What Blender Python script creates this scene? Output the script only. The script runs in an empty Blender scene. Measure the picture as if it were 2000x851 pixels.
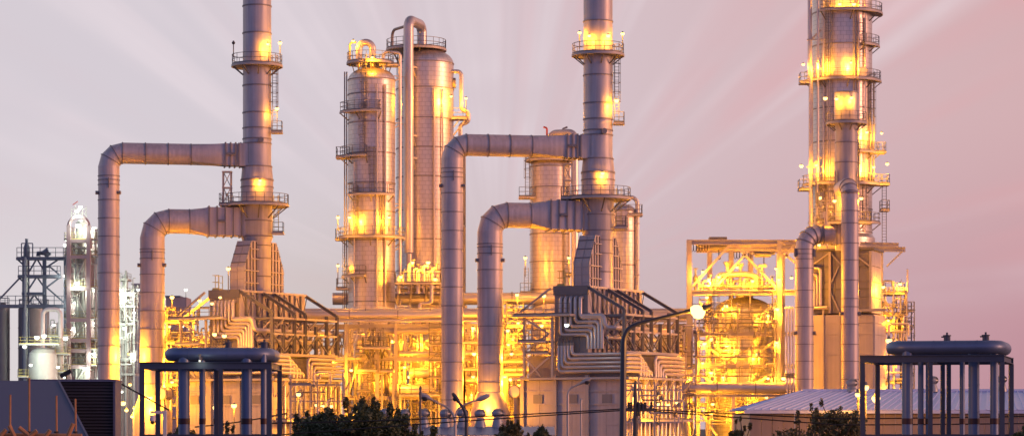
import bpy, math, random
from mathutils import Vector, Matrix
R = math.radians
rnd = random.Random(7)
scene = bpy.context.scene
COL = scene.collection

# ------------------------------------------------------------------ camera
F, CAMH, HZ = 5040.0, 8.0, 830.0          # focal length in photo pixels, eye height, horizon row
def PX(px, Y): return (px - 1000.0) / F * Y
def PZ(py, Y): return CAMH + (HZ - py) / F * Y
cam_d = bpy.data.cameras.new('camera'); cam = bpy.data.objects.new('camera', cam_d); COL.objects.link(cam)
cam.location = (0, 0, CAMH); cam.rotation_euler = (R(90), 0, 0)
cam_d.sensor_width = 36.0; cam_d.lens = 36.0 * F / 2000.0
cam_d.shift_y = (HZ - 425.5) / 2000.0
cam_d.clip_start = 0.5; cam_d.clip_end = 6000
scene.camera = cam
scene.view_settings.view_transform = 'Standard'; scene.view_settings.look = 'None'
scene.view_settings.exposure = 0.0; scene.view_settings.gamma = 1.0
scene.cycles.use_denoising = True
scene.cycles.max_bounces = 5; scene.cycles.diffuse_bounces = 2; scene.cycles.glossy_bounces = 3
scene.cycles.sample_clamp_indirect = 4.0
scene.cycles.use_light_tree = True

# ------------------------------------------------------------------ node helpers
class NT:
    def __init__(s, tree): s.t = tree; s.n = tree.nodes; s.l = tree.links
    def new(s, typ, **kw):
        n = s.n.new(typ)
        for k, v in kw.items(): setattr(n, k, v)
        return n
    def put(s, inp, v):
        if hasattr(v, 'is_output') or isinstance(v, bpy.types.NodeSocket): s.l.new(v, inp)
        else: inp.default_value = v
    def m(s, op, a, b=0.0, c=None, clamp=False):
        n = s.new('ShaderNodeMath', operation=op, use_clamp=clamp)
        s.put(n.inputs[0], a); s.put(n.inputs[1], b)
        if c is not None: s.put(n.inputs[2], c)
        return n.outputs[0]
    def ss(s, v, lo, hi):
        n = s.new('ShaderNodeMapRange', interpolation_type='SMOOTHSTEP')
        s.put(n.inputs[0], v); n.inputs[1].default_value = lo; n.inputs[2].default_value = hi
        return n.outputs[0]
    def mix(s, f, a, b, typ='MIX'):
        n = s.new('ShaderNodeMix', data_type='RGBA', blend_type=typ)
        s.put(n.inputs[0], f); s.put(n.inputs[6], a); s.put(n.inputs[7], b)
        return n.outputs[2]
def lin(r, g, b):
    f = lambda c: (c/255/12.92) if c/255 <= 0.04045 else ((c/255+0.055)/1.055)**2.4
    return (f(r), f(g), f(b), 1.0)

# ------------------------------------------------------------------ dusk sky: Nishita under a thin pink veil of wind-drawn cloud
world = bpy.data.worlds.new('World'); scene.world = world; world.use_nodes = True
w = NT(world.node_tree); w.n.clear()
SUN_EL, SUN_ROT = 6.0, 104.0
sky = w.new('ShaderNodeTexSky', sky_type='NISHITA', sun_disc=False)
sky.sun_elevation = R(SUN_EL); sky.sun_rotation = R(SUN_ROT); sky.dust_density = 2.0; sky.ozone_density = 3.0
tc = w.new('ShaderNodeTexCoord'); sep = w.new('ShaderNodeSeparateXYZ'); w.l.new(tc.outputs['Generated'], sep.inputs[0])
dx, dy, dz = sep.outputs
el = w.m('MULTIPLY', w.m('ARCSINE', dz), 180/math.pi)
az = w.m('MULTIPLY', w.m('ARCTAN2', dx, dy), 180/math.pi)
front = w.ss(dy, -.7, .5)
azs = w.m('MULTIPLY_ADD', w.m('SUBTRACT', w.ss(az, -9, 15), .5), w.ss(dy, -.95, .1), .5); els = w.ss(el, 0.0, 7.5)
low = w.mix(azs, lin(224, 217, 218), lin(188, 134, 147))
top = w.mix(azs, lin(214, 205, 213), lin(212, 174, 177))
base = w.mix(els, low, top)
# cloud streaks that fan out from a point low behind the plant
ang = w.m('ARCTAN2', w.m('SUBTRACT', el, 2.4), w.m('SUBTRACT', az, -0.3))
rad = w.m('SQRT', w.m('ADD', w.m('POWER', w.m('SUBTRACT', el, 2.4), 2.0), w.m('POWER', az, 2.0)))
def streak(scale, rs, seed, det=2.0):
    cb = w.new('ShaderNodeCombineXYZ')
    w.put(cb.inputs[0], w.m('MULTIPLY', ang, scale)); w.put(cb.inputs[1], w.m('MULTIPLY', rad, rs)); cb.inputs[2].default_value = seed
    n = w.new('ShaderNodeTexNoise'); w.l.new(cb.outputs[0], n.inputs['Vector'])
    n.inputs['Scale'].default_value = 1.0; n.inputs['Detail'].default_value = det; n.inputs['Roughness'].default_value = 0.55
    return n.outputs[0]
cpos = w.new('ShaderNodeCombineXYZ'); w.put(cpos.inputs[0], w.m('MULTIPLY', az, .16)); w.put(cpos.inputs[1], w.m('MULTIPLY', el, .30))
patch = w.new('ShaderNodeTexNoise'); w.l.new(cpos.outputs[0], patch.inputs['Vector']); patch.inputs['Scale'].default_value = 1.0; patch.inputs['Detail'].default_value = 3.0
vis = w.m('MULTIPLY', w.m('MULTIPLY', w.ss(rad, 1.2, 5.0), w.ss(el, 1.5, 4.5)), w.m('MULTIPLY_ADD', w.ss(patch.outputs[0], .36, .62), .85, .25))
s1 = w.m('MULTIPLY', w.ss(streak(5.2, .04, 3.1, 3.0), .46, .64), vis)
s2 = w.m('MULTIPLY', w.ss(streak(6.5, .03, 9.7, 3.0), .44, .70), vis)
rightw = w.m('ADD', w.m('MULTIPLY', azs, .85), .15)
veil = w.mix(w.m('MULTIPLY', w.m('MULTIPLY', s1, .52), rightw), base, lin(226, 166, 170))
veil = w.mix(w.m('MULTIPLY', s2, .56), veil, lin(236, 222, 228))
# warm glow low over the plant
gl = w.m('SUBTRACT', 1.0, w.ss(w.m('SQRT', w.m('ADD', w.m('POWER', w.m('SUBTRACT', az, -2.5), 2.0), w.m('MULTIPLY', w.m('POWER', w.m('SUBTRACT', el, 1.0), 2.0), 4.0))), 0.0, 10.5))
veil = w.mix(w.m('MULTIPLY', gl, .60), veil, lin(194, 174, 164))
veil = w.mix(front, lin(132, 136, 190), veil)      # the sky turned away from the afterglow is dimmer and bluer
cover = w.m('SUBTRACT', 1.0, w.m('MULTIPLY', w.ss(el, 12.0, 62.0), .88))
bgn = w.new('ShaderNodeBackground'); w.l.new(sky.outputs[0], bgn.inputs[0]); bgn.inputs[1].default_value = 0.12
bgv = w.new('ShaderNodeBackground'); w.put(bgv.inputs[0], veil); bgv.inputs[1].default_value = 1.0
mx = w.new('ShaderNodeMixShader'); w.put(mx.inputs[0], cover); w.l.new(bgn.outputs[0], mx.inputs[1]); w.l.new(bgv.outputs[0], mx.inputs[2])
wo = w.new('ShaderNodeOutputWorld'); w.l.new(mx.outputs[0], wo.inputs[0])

sun_d = bpy.data.lights.new('sun', 'SUN'); sun = bpy.data.objects.new('sun', sun_d); COL.objects.link(sun)
sun_d.energy = 2.3; sun_d.angle = R(22); sun_d.color = (1.0, .42, .22)
sv = Vector((math.sin(R(SUN_ROT))*math.cos(R(SUN_EL)), math.cos(R(SUN_ROT))*math.cos(R(SUN_EL)), math.sin(R(SUN_EL))))
sun.rotation_euler = sv.to_track_quat('Z', 'Y').to_euler(); sun.location = (0, 0, 150)

# ------------------------------------------------------------------ materials
MATS = {}
def pmat(name, col, rough=.5, metal=0.0, var=.25, scale=1.2, bump=.0, streaks=.0, spec=.5):
    if name in MATS: return MATS[name]
    m = bpy.data.materials.new(name); m.use_nodes = True; t = NT(m.node_tree)
    b = t.n['Principled BSDF']
    tc = t.new('ShaderNodeTexCoord')
    n = t.new('ShaderNodeTexNoise'); n.inputs['Scale'].default_value = scale; n.inputs['Detail'].default_value = 6; n.inputs['Roughness'].default_value = .65
    oi = t.new('ShaderNodeObjectInfo'); vo = t.new('ShaderNodeVectorMath', operation='MULTIPLY_ADD'); t.l.new(oi.outputs['Location'], vo.inputs[0]); vo.inputs[1].default_value = (.37, .61, .0); t.l.new(tc.outputs['Object'], vo.inputs[2])
    t.l.new(vo.outputs[0], n.inputs['Vector'])
    f = t.m('MULTIPLY_ADD', t.m('SUBTRACT', n.outputs[0], .5), var*2.2, 1.0)
    if streaks:
        mp = t.new('ShaderNodeMapping'); mp.inputs['Scale'].default_value = (2.2, 2.2, .09)
        t.l.new(vo.outputs[0], mp.inputs[0])
        n2 = t.new('ShaderNodeTexNoise'); n2.inputs['Scale'].default_value = 1.6; n2.inputs['Detail'].default_value = 5
        t.l.new(mp.outputs[0], n2.inputs['Vector'])
        f = t.m('MULTIPLY', f, t.m('MULTIPLY_ADD', t.m('SUBTRACT', n2.outputs[0], .5), streaks*2, 1.0))
    c = t.mix(1.0, (*col, 1.0), (1, 1, 1, 1), 'MULTIPLY')
    vm = t.new('ShaderNodeVectorMath', operation='SCALE'); t.put(vm.inputs[0], c); t.put(vm.inputs['Scale'], f)
    t.l.new(vm.outputs[0], b.inputs['Base Color'])
    b.inputs['Metallic'].default_value = metal
    b.inputs['Specular IOR Level'].default_value = spec
    t.put(b.inputs['Roughness'], t.m('MULTIPLY_ADD', t.m('SUBTRACT', n.outputs[0], .5), .35, rough, clamp=True))
    if bump:
        bp = t.new('ShaderNodeBump'); bp.inputs['Strength'].default_value = bump; bp.inputs['Distance'].default_value = .05
        t.l.new(n.outputs[0], bp.inputs['Height']); t.l.new(bp.outputs[0], b.inputs['Normal'])
    MATS[name] = m
    return m
def cladding(rad, tint=(.68, .60, .56), h=.52, wd=.70):
    """aluminium weather jacket on a vertical vessel: sheet seams in cylinder coordinates"""
    key = 'cladding_%.2f_%.2f' % (rad, tint[0])
    if key in MATS: return MATS[key]
    m = bpy.data.materials.new(key); m.use_nodes = True; t = NT(m.node_tree); b = t.n['Principled BSDF']
    tc = t.new('ShaderNodeTexCoord'); sp = t.new('ShaderNodeSeparateXYZ'); t.l.new(tc.outputs['Object'], sp.inputs[0])
    a = t.m('MULTIPLY', t.m('ARCTAN2', sp.outputs[1], sp.outputs[0]), rad)
    cb = t.new('ShaderNodeCombineXYZ'); t.put(cb.inputs[0], a); t.put(cb.inputs[1], sp.outputs[2])
    br = t.new('ShaderNodeTexBrick', offset=.5); t.l.new(cb.outputs[0], br.inputs['Vector'])
    br.inputs['Scale'].default_value = 1.0; br.inputs['Brick Width'].default_value = wd; br.inputs['Row Height'].default_value = h
    br.inputs['Mortar Size'].default_value = .03; br.inputs['Mortar Smooth'].default_value = .6
    br.inputs['Color1'].default_value = (*tint, 1); br.inputs['Color2'].default_value = (tint[0]*.93, tint[1]*.93, tint[2]*.93, 1)
    br.inputs['Mortar'].default_value = (tint[0]*.62, tint[1]*.60, tint[2]*.60, 1)
    cb2 = t.new('ShaderNodeCombineXYZ'); t.put(cb2.inputs[0], t.m('MULTIPLY', a, 1.4)); t.put(cb2.inputs[1], t.m('MULTIPLY', sp.outputs[2], .06))
    n = t.new('ShaderNodeTexNoise'); n.inputs['Scale'].default_value = 1.3; n.inputs['Detail'].default_value = 5; t.l.new(cb2.outputs[0], n.inputs['Vector'])
    vm = t.new('ShaderNodeVectorMath', operation='SCALE'); t.l.new(br.outputs['Color'], vm.inputs[0])
    t.put(vm.inputs['Scale'], t.m('MULTIPLY_ADD', t.m('SUBTRACT', n.outputs[0], .5), .55, 1.0))
    t.l.new(vm.outputs[0], b.inputs['Base Color'])
    b.inputs['Metallic'].default_value = .72
    t.put(b.inputs['Roughness'], t.m('MULTIPLY_ADD', n.outputs[0], .30, .24))
    n3 = t.new('ShaderNodeTexNoise'); n3.inputs['Scale'].default_value = 1.1; n3.inputs['Detail'].default_value = 2; t.l.new(tc.outputs['Object'], n3.inputs['Vector'])
    hgt = t.m('ADD', t.m('MULTIPLY', br.outputs['Fac'], -.3), t.m('MULTIPLY', n3.outputs[0], .8))
    bp = t.new('ShaderNodeBump'); bp.inputs['Strength'].default_value = .28; bp.inputs['Distance'].default_value = .06
    t.put(bp.inputs['Height'], hgt); t.l.new(bp.outputs[0], b.inputs['Normal'])
    MATS[key] = m
    return m
def emat(name, col, strength):
    if name in MATS: return MATS[name]
    m = bpy.data.materials.new(name); m.use_nodes = True; t = NT(m.node_tree); t.n.clear()
    e = t.new('ShaderNodeEmission'); e.inputs[0].default_value = (*col, 1); e.inputs[1].default_value = strength
    o = t.new('ShaderNodeOutputMaterial'); t.l.new(e.outputs[0], o.inputs[0])
    m.cycles.emission_sampling = 'NONE'
    MATS[name] = m
    return m
M_DUCT = pmat('grey_duct_paint', (.57, .49, .49), .48, .25, .22, .55, .14, .34)
M_STACK = pmat('stack_paint', (.50, .445, .45), .45, .25, .22, .55, .12, .34)
M_RING = pmat('ring_steel', (.27, .24, .24), .55, .2, .2)
M_STEEL = pmat('structural_steel', (.50, .44, .41), .55, .15, .2)
M_DSTEEL = pmat('dark_grey_steel', (.20, .185, .19), .55, .2, .2)
M_GALV = pmat('galvanised_steel', (.36, .36, .37), .45, .5, .2)
M_RAIL = pmat('rail_steel', (.20, .185, .18), .55, .3, .15)
M_PANEL = pmat('furnace_panel', (.54, .47, .46), .55, .1, .18, .7, .12, .22)
M_CPANEL = pmat('convection_panel', (.58, .50, .47), .55, .1, .15, .7, .10, .18)
M_GPANEL = pmat('grey_heater_panel', (.27, .245, .25), .55, .15, .15, .7, .10, .18)
M_PIPE = pmat('pipe_jacket', (.62, .55, .52), .38, .5, .14, .8, .10)
M_BPIPE = pmat('bare_pipe', (.30, .27, .26), .5, .3, .2)
M_MACH = pmat('machine_paint', (.24, .22, .21), .5, .2, .3, 3)
M_FRAME = pmat('dark_blue_frame_paint', (.06, .075, .12), .5, .2, .25)
M_BLUE = pmat('blue_grey_pipe_jacket', (.14, .19, .32), .44, .40, .22, .8, .08)
M_BAND = pmat('dark_red_band', (.045, .014, .02), .5, 0, .2)
M_POST = pmat('street_lamp_paint', (.055, .06, .08), .45, .3, .2)
M_PALEPOST = pmat('pale_lamp_post', (.45, .42, .42), .5, .3, .2)
M_WHITE = pmat('white_paint', (.72, .68, .66), .5, 0, .1)
M_WOOD = pmat('raw_timber', (.46, .22, .10), .75, 0, .3, 6)
M_ROOFMETAL = pmat('pale_roof_sheet', (.60, .66, .90), .36, .2, .12, 1.5, .1)
M_ROOFDARK = pmat('dark_blue_roof_sheet', (.20, .23, .36), .42, .25, .16, 1.5, .1)
M_SHEDWALL = pmat('shed_wall_sheet', (.30, .24, .23), .6, .05, .15, .8, .0, .2)
M_CORR = pmat('dark_corrugated_sheet', (.055, .05, .06), .5, .2, .25)
M_SLATE = pmat('slate_blue_sheet', (.115, .125, .20), .55, .1, .10, .4)
M_SILO = pmat('silo_steel', (.20, .18, .20), .5, .3, .2, .3, 0, .2)
M_FARDARK = pmat('far_blue_grey_steel', (.15, .17, .23), .6, .2, .15)
M_FARRED = pmat('far_mauve_concrete', (.40, .31, .33), .7, 0, .15)
M_FARPALE = pmat('far_pale_steel', (.50, .52, .50), .55, .2, .2)
M_YRAIL = pmat('yellow_rail_paint', (.50, .44, .16), .55, 0, .1)
M_BLACK = pmat('black_rubber', (.02, .02, .022), .5, 0, .2)
M_RED = pmat('red_paint', (.55, .08, .05), .5, 0, .1)
M_INSUL = pmat('pale_insulator', (.05, .05, .06), .3, 0, .1)
M_GROUND = pmat('yard_ground', (.11, .10, .09), .9, 0, .35, .15, .2)
E_SOD = emat('sodium_glow', (1.0, .62, .17), 4.6)
E_WHT = emat('white_glow', (.95, 1.0, .86), 4)

# ------------------------------------------------------------------ mesh builder
class MB:
    def __init__(s): s.v = []; s.f = []
    def add(s, vs, fs):
        o = len(s.v); s.v += [tuple(v) for v in vs]; s.f += [tuple(i+o for i in f) for f in fs]; return s
    def box(s, x0, x1, y0, y1, z0, z1):
        vs = [(x, y, z) for z in (z0, z1) for y in (y0, y1) for x in (x0, x1)]
        return s.add(vs, [(0, 2, 3, 1), (4, 5, 7, 6), (0, 1, 5, 4), (2, 6, 7, 3), (0, 4, 6, 2), (1, 3, 7, 5)])
    def beam(s, p, q, wd, dp=None):
        p, q = Vector(p), Vector(q); d = q-p
        if d.length < 1e-5: return s
        d.normalize(); dp = dp or wd
        up = Vector((0, 0, 1)) if abs(d.z) < .95 else Vector((0, 1, 0))
        a = d.cross(up).normalized()*wd/2; b = d.cross(a).normalized()*dp/2
        vs = [c+sa*a+sb*b for c in (p, q) for sa, sb in ((-1, -1), (1, -1), (1, 1), (-1, 1))]
        return s.add(vs, [(3, 2, 1, 0), (4, 5, 6, 7)]+[(i, (i+1) % 4, 4+(i+1) % 4, 4+i) for i in range(4)])
    def ibeam(s, p, q, h, wd, t=.05):
        """an I section: web and two flanges"""
        p, q = Vector(p), Vector(q); d = (q-p).normalized()
        up = Vector((0, 0, 1)) if abs(d.z) < .95 else Vector((0, 1, 0))
        a = d.cross(up).normalized(); b = a.cross(d).normalized()
        for off, ww, hh in ((0, t, h-2*t), (h/2-t/2, wd, t), (-h/2+t/2, wd, t)):
            vs = [c+b*off+sa*a*ww/2+sb*b*hh/2 for c in (p, q) for sa, sb in ((-1, -1), (1, -1), (1, 1), (-1, 1))]
            s.add(vs, [(3, 2, 1, 0), (4, 5, 6, 7)]+[(i, (i+1) % 4, 4+(i+1) % 4, 4+i) for i in range(4)])
        return s
    def tube(s, pts, r, n=10, caps=True, closed=False, t0=None, t1=None):
        pts = [Vector(p) for p in pts]; k = len(pts); rs = r if isinstance(r, (list, tuple)) else [r]*k
        ts = []
        for i in range(k):
            a = pts[i]-pts[i-1] if (i > 0 or closed) else pts[1]-pts[0]
            b = pts[(i+1) % k]-pts[i] if (i < k-1 or closed) else pts[-1]-pts[-2]
            ts.append((a.normalized()+b.normalized()).normalized())
        if t0 is not None: ts[0] = Vector(t0).normalized()
        if t1 is not None: ts[-1] = Vector(t1).normalized()
        up = Vector((0, 0, 1)) if abs(ts[0].z) < .9 else Vector((0, 1, 0))
        u = ts[0].cross(up).normalized(); vs = []
        for i in range(k):
            u = (u-ts[i]*u.dot(ts[i])).normalized(); v = ts[i].cross(u)
            for j in range(n):
                an = 2*math.pi*j/n; vs.append(pts[i]+(u*math.cos(an)+v*math.sin(an))*rs[i])
        fs = [(i*n+j, i*n+(j+1) % n, (i+1)*n+(j+1) % n, (i+1)*n+j) for i in range(k-1) for j in range(n)]
        if closed: fs += [((k-1)*n+j, (k-1)*n+(j+1) % n, (j+1) % n, j) for j in range(n)]
        elif caps: fs += [tuple(reversed(range(n))), tuple((k-1)*n+j for j in range(n))]
        return s.add(vs, fs)
    def lathe(s, prof, c=(0, 0, 0), n=32):
        k = len(prof)
        vs = [(c[0]+r*math.cos(2*math.pi*j/n), c[1]+r*math.sin(2*math.pi*j/n), c[2]+z) for r, z in prof for j in range(n)]
        fs = [(i*n+j, i*n+(j+1) % n, (i+1)*n+(j+1) % n, (i+1)*n+j) for i in range(k-1) for j in range(n)]
        fs += [tuple(reversed(range(n))), tuple((k-1)*n+j for j in range(n))]
        return s.add(vs, fs)
    def sector(s, c, r0, r1, a0, a1, z0, z1, n=None):
        n = n or max(4, int(abs(a1-a0)/10)); vs = []; fs = []
        for i in range(n+1):
            a = R(a0+(a1-a0)*i/n); ca, sa = math.cos(a), math.sin(a)
            for r, z in ((r0, z0), (r1, z0), (r1, z1), (r0, z1)): vs.append((c[0]+r*ca, c[1]+r*sa, z))
        for i in range(n):
            o = i*4
            for j in range(4): fs.append((o+j, o+4+j, o+4+(j+1) % 4, o+(j+1) % 4))
        fs += [(0, 1, 2, 3), tuple(n*4+j for j in (3, 2, 1, 0))]
        return s.add(vs, fs)
    def prism(s, poly, a, b):
        """poly: points in the local y-z plane, extruded from x=a to x=b"""
        k = len(poly); vs = [(x, y, z) for x in (a, b) for y, z in poly]
        return s.add(vs, [tuple(reversed(range(k))), tuple(k+i for i in range(k))]+[(i, (i+1) % k, k+(i+1) % k, k+i) for i in range(k)])
    def rail(s, pts, h=1.1, closed=False, step=1.3, t=.055):
        P = [Vector(p) for p in pts]
        if closed: P = P+[P[0]]
        acc = step
        for a, b in zip(P[:-1], P[1:]):
            L = (b-a).length
            for hh in (h, h*.52): s.beam(a+Vector((0, 0, hh)), b+Vector((0, 0, hh)), t)
            s.beam(a+Vector((0, 0, .08)), b+Vector((0, 0, .08)), .03, .16)
            d = 0.0
            while d < L:
                if acc >= step-1e-6: p = a+(b-a)*(d/L); s.beam(p, p+Vector((0, 0, h)), t); acc = 0.0
                st = min(step-acc, L-d) or step
                d += st; acc += st
        s.beam(P[-1], P[-1]+Vector((0, 0, h)), t)
        return s
    def ladder(s, x, y, z0, z1, ax='x', wd=.5, cage=True, out=-1):
        ux, uy = (1, 0) if ax == 'x' else (0, 1); ox, oy = (0, out) if ax == 'x' else (out, 0)
        for sg in (-1, 1): s.beam((x+sg*ux*wd/2, y+sg*uy*wd/2, z0), (x+sg*ux*wd/2, y+sg*uy*wd/2, z1+1.0), .07)
        z = z0+.3
        while z < z1+.9: s.beam((x-ux*wd/2, y-uy*wd/2, z), (x+ux*wd/2, y+uy*wd/2, z), .04); z += .35
        if cage:
            z = z0+2.2
            while z < z1+1.0:
                pts = [(x+ux*math.cos(a)*.4+ox*(.38+.38*math.sin(a)), y+uy*math.cos(a)*.4+oy*(.38+.38*math.sin(a)), z) for a in [R(-60+30*i) for i in range(11)]]
                for p, q in zip(pts[:-1], pts[1:]): s.beam(p, q, .05)
                z += 1.0
            for a in (0, 60, 120, 180):
                a = R(a); px, py = x+ux*math.cos(a)*.4+ox*(.38+.38*math.sin(a)), y+uy*math.cos(a)*.4+oy*(.38+.38*math.sin(a))
                s.beam((px, py, z0+2.2), (px, py, z1+.9), .04)
        return s
    def mesh(s, name, mat, smooth=True, ang=24):
        me = bpy.data.meshes.new(name); me.from_pydata(s.v, [], s.f); me.materials.append(mat)
        if smooth:
            me.polygons.foreach_set('use_smooth', [True]*len(me.polygons)); me.set_sharp_from_angle(angle=R(ang))
        me.update(); return me
def fillet(pts, rad, n=5):
    P = [Vector(p) for p in pts]; out = [P[0]]
    for i in range(1, len(P)-1):
        a = (P[i-1]-P[i]); b = (P[i+1]-P[i]); la, lb = a.length, b.length; a.normalize(); b.normalize()
        th = a.angle(b, math.pi)
        if th > math.pi-.02: out.append(P[i]); continue
        t = min(rad/math.tan(th/2), la*.49, lb*.49); rr = t*math.tan(th/2)
        c = P[i]+(a+b).normalized()*rr/math.sin(th/2)
        s0, s1 = P[i]+a*t-c, P[i]+b*t-c; om = s0.angle(s1)
        for k in range(n+1):
            u = k/n; out.append(c+(s0*math.sin((1-u)*om)+s1*math.sin(u*om))/math.sin(om))
    out.append(P[-1]); return out

# ------------------------------------------------------------------ things and parts
LABELS = {}
def tag(o, label, cat, group=None, kind=None):
    if kind: o['kind'] = kind
    if label: o['label'] = label; LABELS[label] = LABELS.get(label, 0)+1
    if cat: o['category'] = cat
    if group: o['group'] = group
    return o
def link(name, me, parent=None):
    o = bpy.data.objects.new(name, me); COL.objects.link(o)
    if parent is not None: o.parent = parent
    return o
class Thing:
    def __init__(s, name, label, cat, px=None, Y=None, loc=None, rz=0.0, group=None):
        s.Y = Y
        if loc is None: loc = (PX(px, Y), Y, 0)
        s.X0 = loc[0]; s.Y0 = loc[1]; s.Z0 = loc[2]
        s.e = link(name, None); s.e.empty_display_size = .5; s.e.location = loc; s.e.rotation_euler = (0, 0, rz)
        tag(s.e, label, cat, group)
    def q(s, px, py, dy=0.0):
        return Vector((PX(px, s.Y0+dy)-s.X0, dy, PZ(py, s.Y0+dy)-s.Z0))
    def part(s, name, mb, mat, parent=None, smooth=True, ang=24, label=None):
        me = mb if isinstance(mb, bpy.types.Mesh) else mb.mesh(name, mat, smooth, ang)
        o = link(name, me, parent if parent is not None else s.e)
        if label: o['label'] = label
        return o
def struct(name, mb, mat):
    o = link(name, mb.mesh(name, mat)); o['kind'] = 'structure'; return o
def ring_at(t, z, r, c=(0, 0), h=.16, pr=.07, name='stiffener_ring', mat=None, n=36, parent=None):
    return t.part(name, MB().lathe([(r-.05, -h/2), (r+pr, -h/2), (r+pr, h/2), (r-.05, h/2)], (c[0], c[1], z), n), mat or M_RING, parent)
def ring_dir(t, p, d, r, h=.14, pr=.08, mat=None, name='flange_ring'):
    p = Vector(p); d = Vector(d).normalized()
    return t.part(name, MB().tube([p-d*h/2, p+d*h/2], r+pr, 32), mat or M_RING)
def platform(t, z, r0, r1, a0=0, a1=360, c=(0, 0), railh=1.1, brk=True, mat=None, rmat=None):
    full = abs(a1-a0) >= 359
    f = t.part('platform', MB().sector(c, r0, r1, a0, a1, z-.12, z, 36 if full else None).sector(c, r1-.06, r1+.04, a0, a1, z-.22, z+.02, 36 if full else None), mat or M_STEEL)
    n = max(5, int(abs(a1-a0)/14))
    arc = [(c[0]+(r1-.05)*math.cos(R(a0+(a1-a0)*i/n)), c[1]+(r1-.05)*math.sin(R(a0+(a1-a0)*i/n)), z) for i in range(n+(0 if full else 1))]
    mb = MB()
    if full: mb.rail(arc, railh, True, .95)
    else:
        inner = lambda a: (c[0]+(r0+.15)*math.cos(R(a)), c[1]+(r0+.15)*math.sin(R(a)), z)
        mb.rail([inner(a0)]+arc+[inner(a1)], railh, False, .95)
    t.part('railing', mb, rmat or M_RAIL, f, smooth=False)
    if brk:
        k = max(2, int(abs(a1-a0)/40))
        for i in range(k+(0 if full else 1)):
            a = R(a0+(a1-a0)*i/k); ca, sa = math.cos(a), math.sin(a); dr = r1-r0
            b = MB().beam((c[0]+r0*ca, c[1]+r0*sa, z-.12-dr*.8), (c[0]+(r1-.1)*ca, c[1]+(r1-.1)*sa, z-.18), .11)
            t.part('bracket', b, rmat or M_RAIL, f, smooth=False)
    return f
def deck(t, x0, x1, y0, y1, z, sides='flrb', railh=1.1, mat=None, rmat=None, th=.2):
    f = t.part('platform', MB().box(x0, x1, y0, y1, z-th, z), mat or M_STEEL, smooth=False)
    mb = MB(); e = .06
    if 'f' in sides: mb.rail([(x0+e, y0+e, z), (x1-e, y0+e, z)], railh)
    if 'b' in sides: mb.rail([(x0+e, y1-e, z), (x1-e, y1-e, z)], railh)
    if 'l' in sides: mb.rail([(x0+e, y0+e, z), (x0+e, y1-e, z)], railh)
    if 'r' in sides: mb.rail([(x1-e, y0+e, z), (x1-e, y1-e, z)], railh)
    if mb.v: t.part('railing', mb, rmat or M_RAIL, f, smooth=False)
    return f

# ------------------------------------------------------------------ lamps (collected here, named at the end)
LAMPS = {}
def lamp(phrase, px, py, Y, power=700, pole=0.0, white=False, r=.21, lit=True, drop=.18, fwd=0.0):
    LAMPS.setdefault(phrase, []).append((px, py, Y, power, pole, white, r, lit, drop, fwd))
_lamp_mesh = {}
def lmesh(key, make):
    if key not in _lamp_mesh: _lamp_mesh[key] = make()
    return _lamp_mesh[key]
ORD = ['leftmost', 'second', 'third', 'fourth', 'fifth', 'sixth', 'seventh', 'eighth', 'ninth', 'tenth', 'eleventh', 'twelfth', 'thirteenth', 'fourteenth', 'fifteenth', 'sixteenth']
def build_lamps():
    for phrase, L in LAMPS.items():
        L.sort(key=lambda a: (a[0], -a[1])); kinds = {}
        for i, (px, py, Y, power, pole, white, r, lit, drop, fwd) in enumerate(L):
            colr = 'white' if white else ('orange' if lit else 'unlit')
            if len(L) == 1: lab = '%s lamp %s' % (colr, phrase)
            elif i == len(L)-1: lab = 'rightmost of %d lamps %s' % (len(L), phrase)
            elif i == 0: lab = 'leftmost of %d lamps %s' % (len(L), phrase)
            else: lab = '%s lamp from the left %s' % (ORD[i], phrase)
            r = round(r*rnd.choice((.8, .9, 1.0, 1.15)), 2)
            zb = PZ(py, Y); base = zb-pole
            t = Thing('pole_lamp' if pole else 'floodlight', lab, 'lamp', loc=(PX(px, Y), Y, base), group='plant lamps')
            k = pole
            if pole:
                t.part('pole', MB().tube([(0, 0, 0), (0, 0, k+.1)], .055, 8), M_RAIL)
            else:
                t.part('bracket', MB().beam((0, 0, -.05), (0, .45, .12), .09), M_RAIL)
            hk = ('head', round(r, 2))
            head = t.part('lamp_head', lmesh(hk, lambda: MB().lathe([(.03, .24), (.07, .23), (r*.6, .12), (r*.98, .02), (r*.98, -.01), (r*.85, -.02)], n=14).mesh('lamp_head', M_DSTEEL)), None)
            head.location = (0, 0, k)
            lk = ('lens', round(r, 2), white, lit)
            em = (E_WHT if white else E_SOD) if lit else M_INSUL
            lens = t.part('lens', lmesh(lk, lambda: MB().lathe([(.02, -r*.95), (r*.5, -r*.85), (r*.86, -r*.5), (r, -r*.02), (r*.9, r*.35)], n=14).mesh('lens', em)), None, head)
            if lit and power > 0:
                ld = bpy.data.lights.new('lamp_light', 'POINT'); ld.energy = power*(.45 if white else 2.1); ld.shadow_soft_size = .22
                ld.color = (.93, 1.0, .80) if white else (1.0, .36, .012)
                lo = bpy.data.objects.new('lamp_light', ld); COL.objects.link(lo); lo.parent = t.e; lo.location = (0, -fwd, k-r-drop)

# ================================================================== SETTING
struct('ground', MB().add([(-3000, -200, 0), (3000, -200, 0), (3000, 5500, 0), (-3000, 5500, 0)], [(0, 1, 2, 3)]), M_GROUND)
M_ASPH = pmat('asphalt', (.05, .05, .052), .85, 0, .3, 2, .1)
struct('road', MB().add([(-400, 74, .004), (400, 74, .004), (400, 84, .004), (-400, 84, .004)], [(0, 1, 2, 3)]), M_ASPH)

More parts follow.
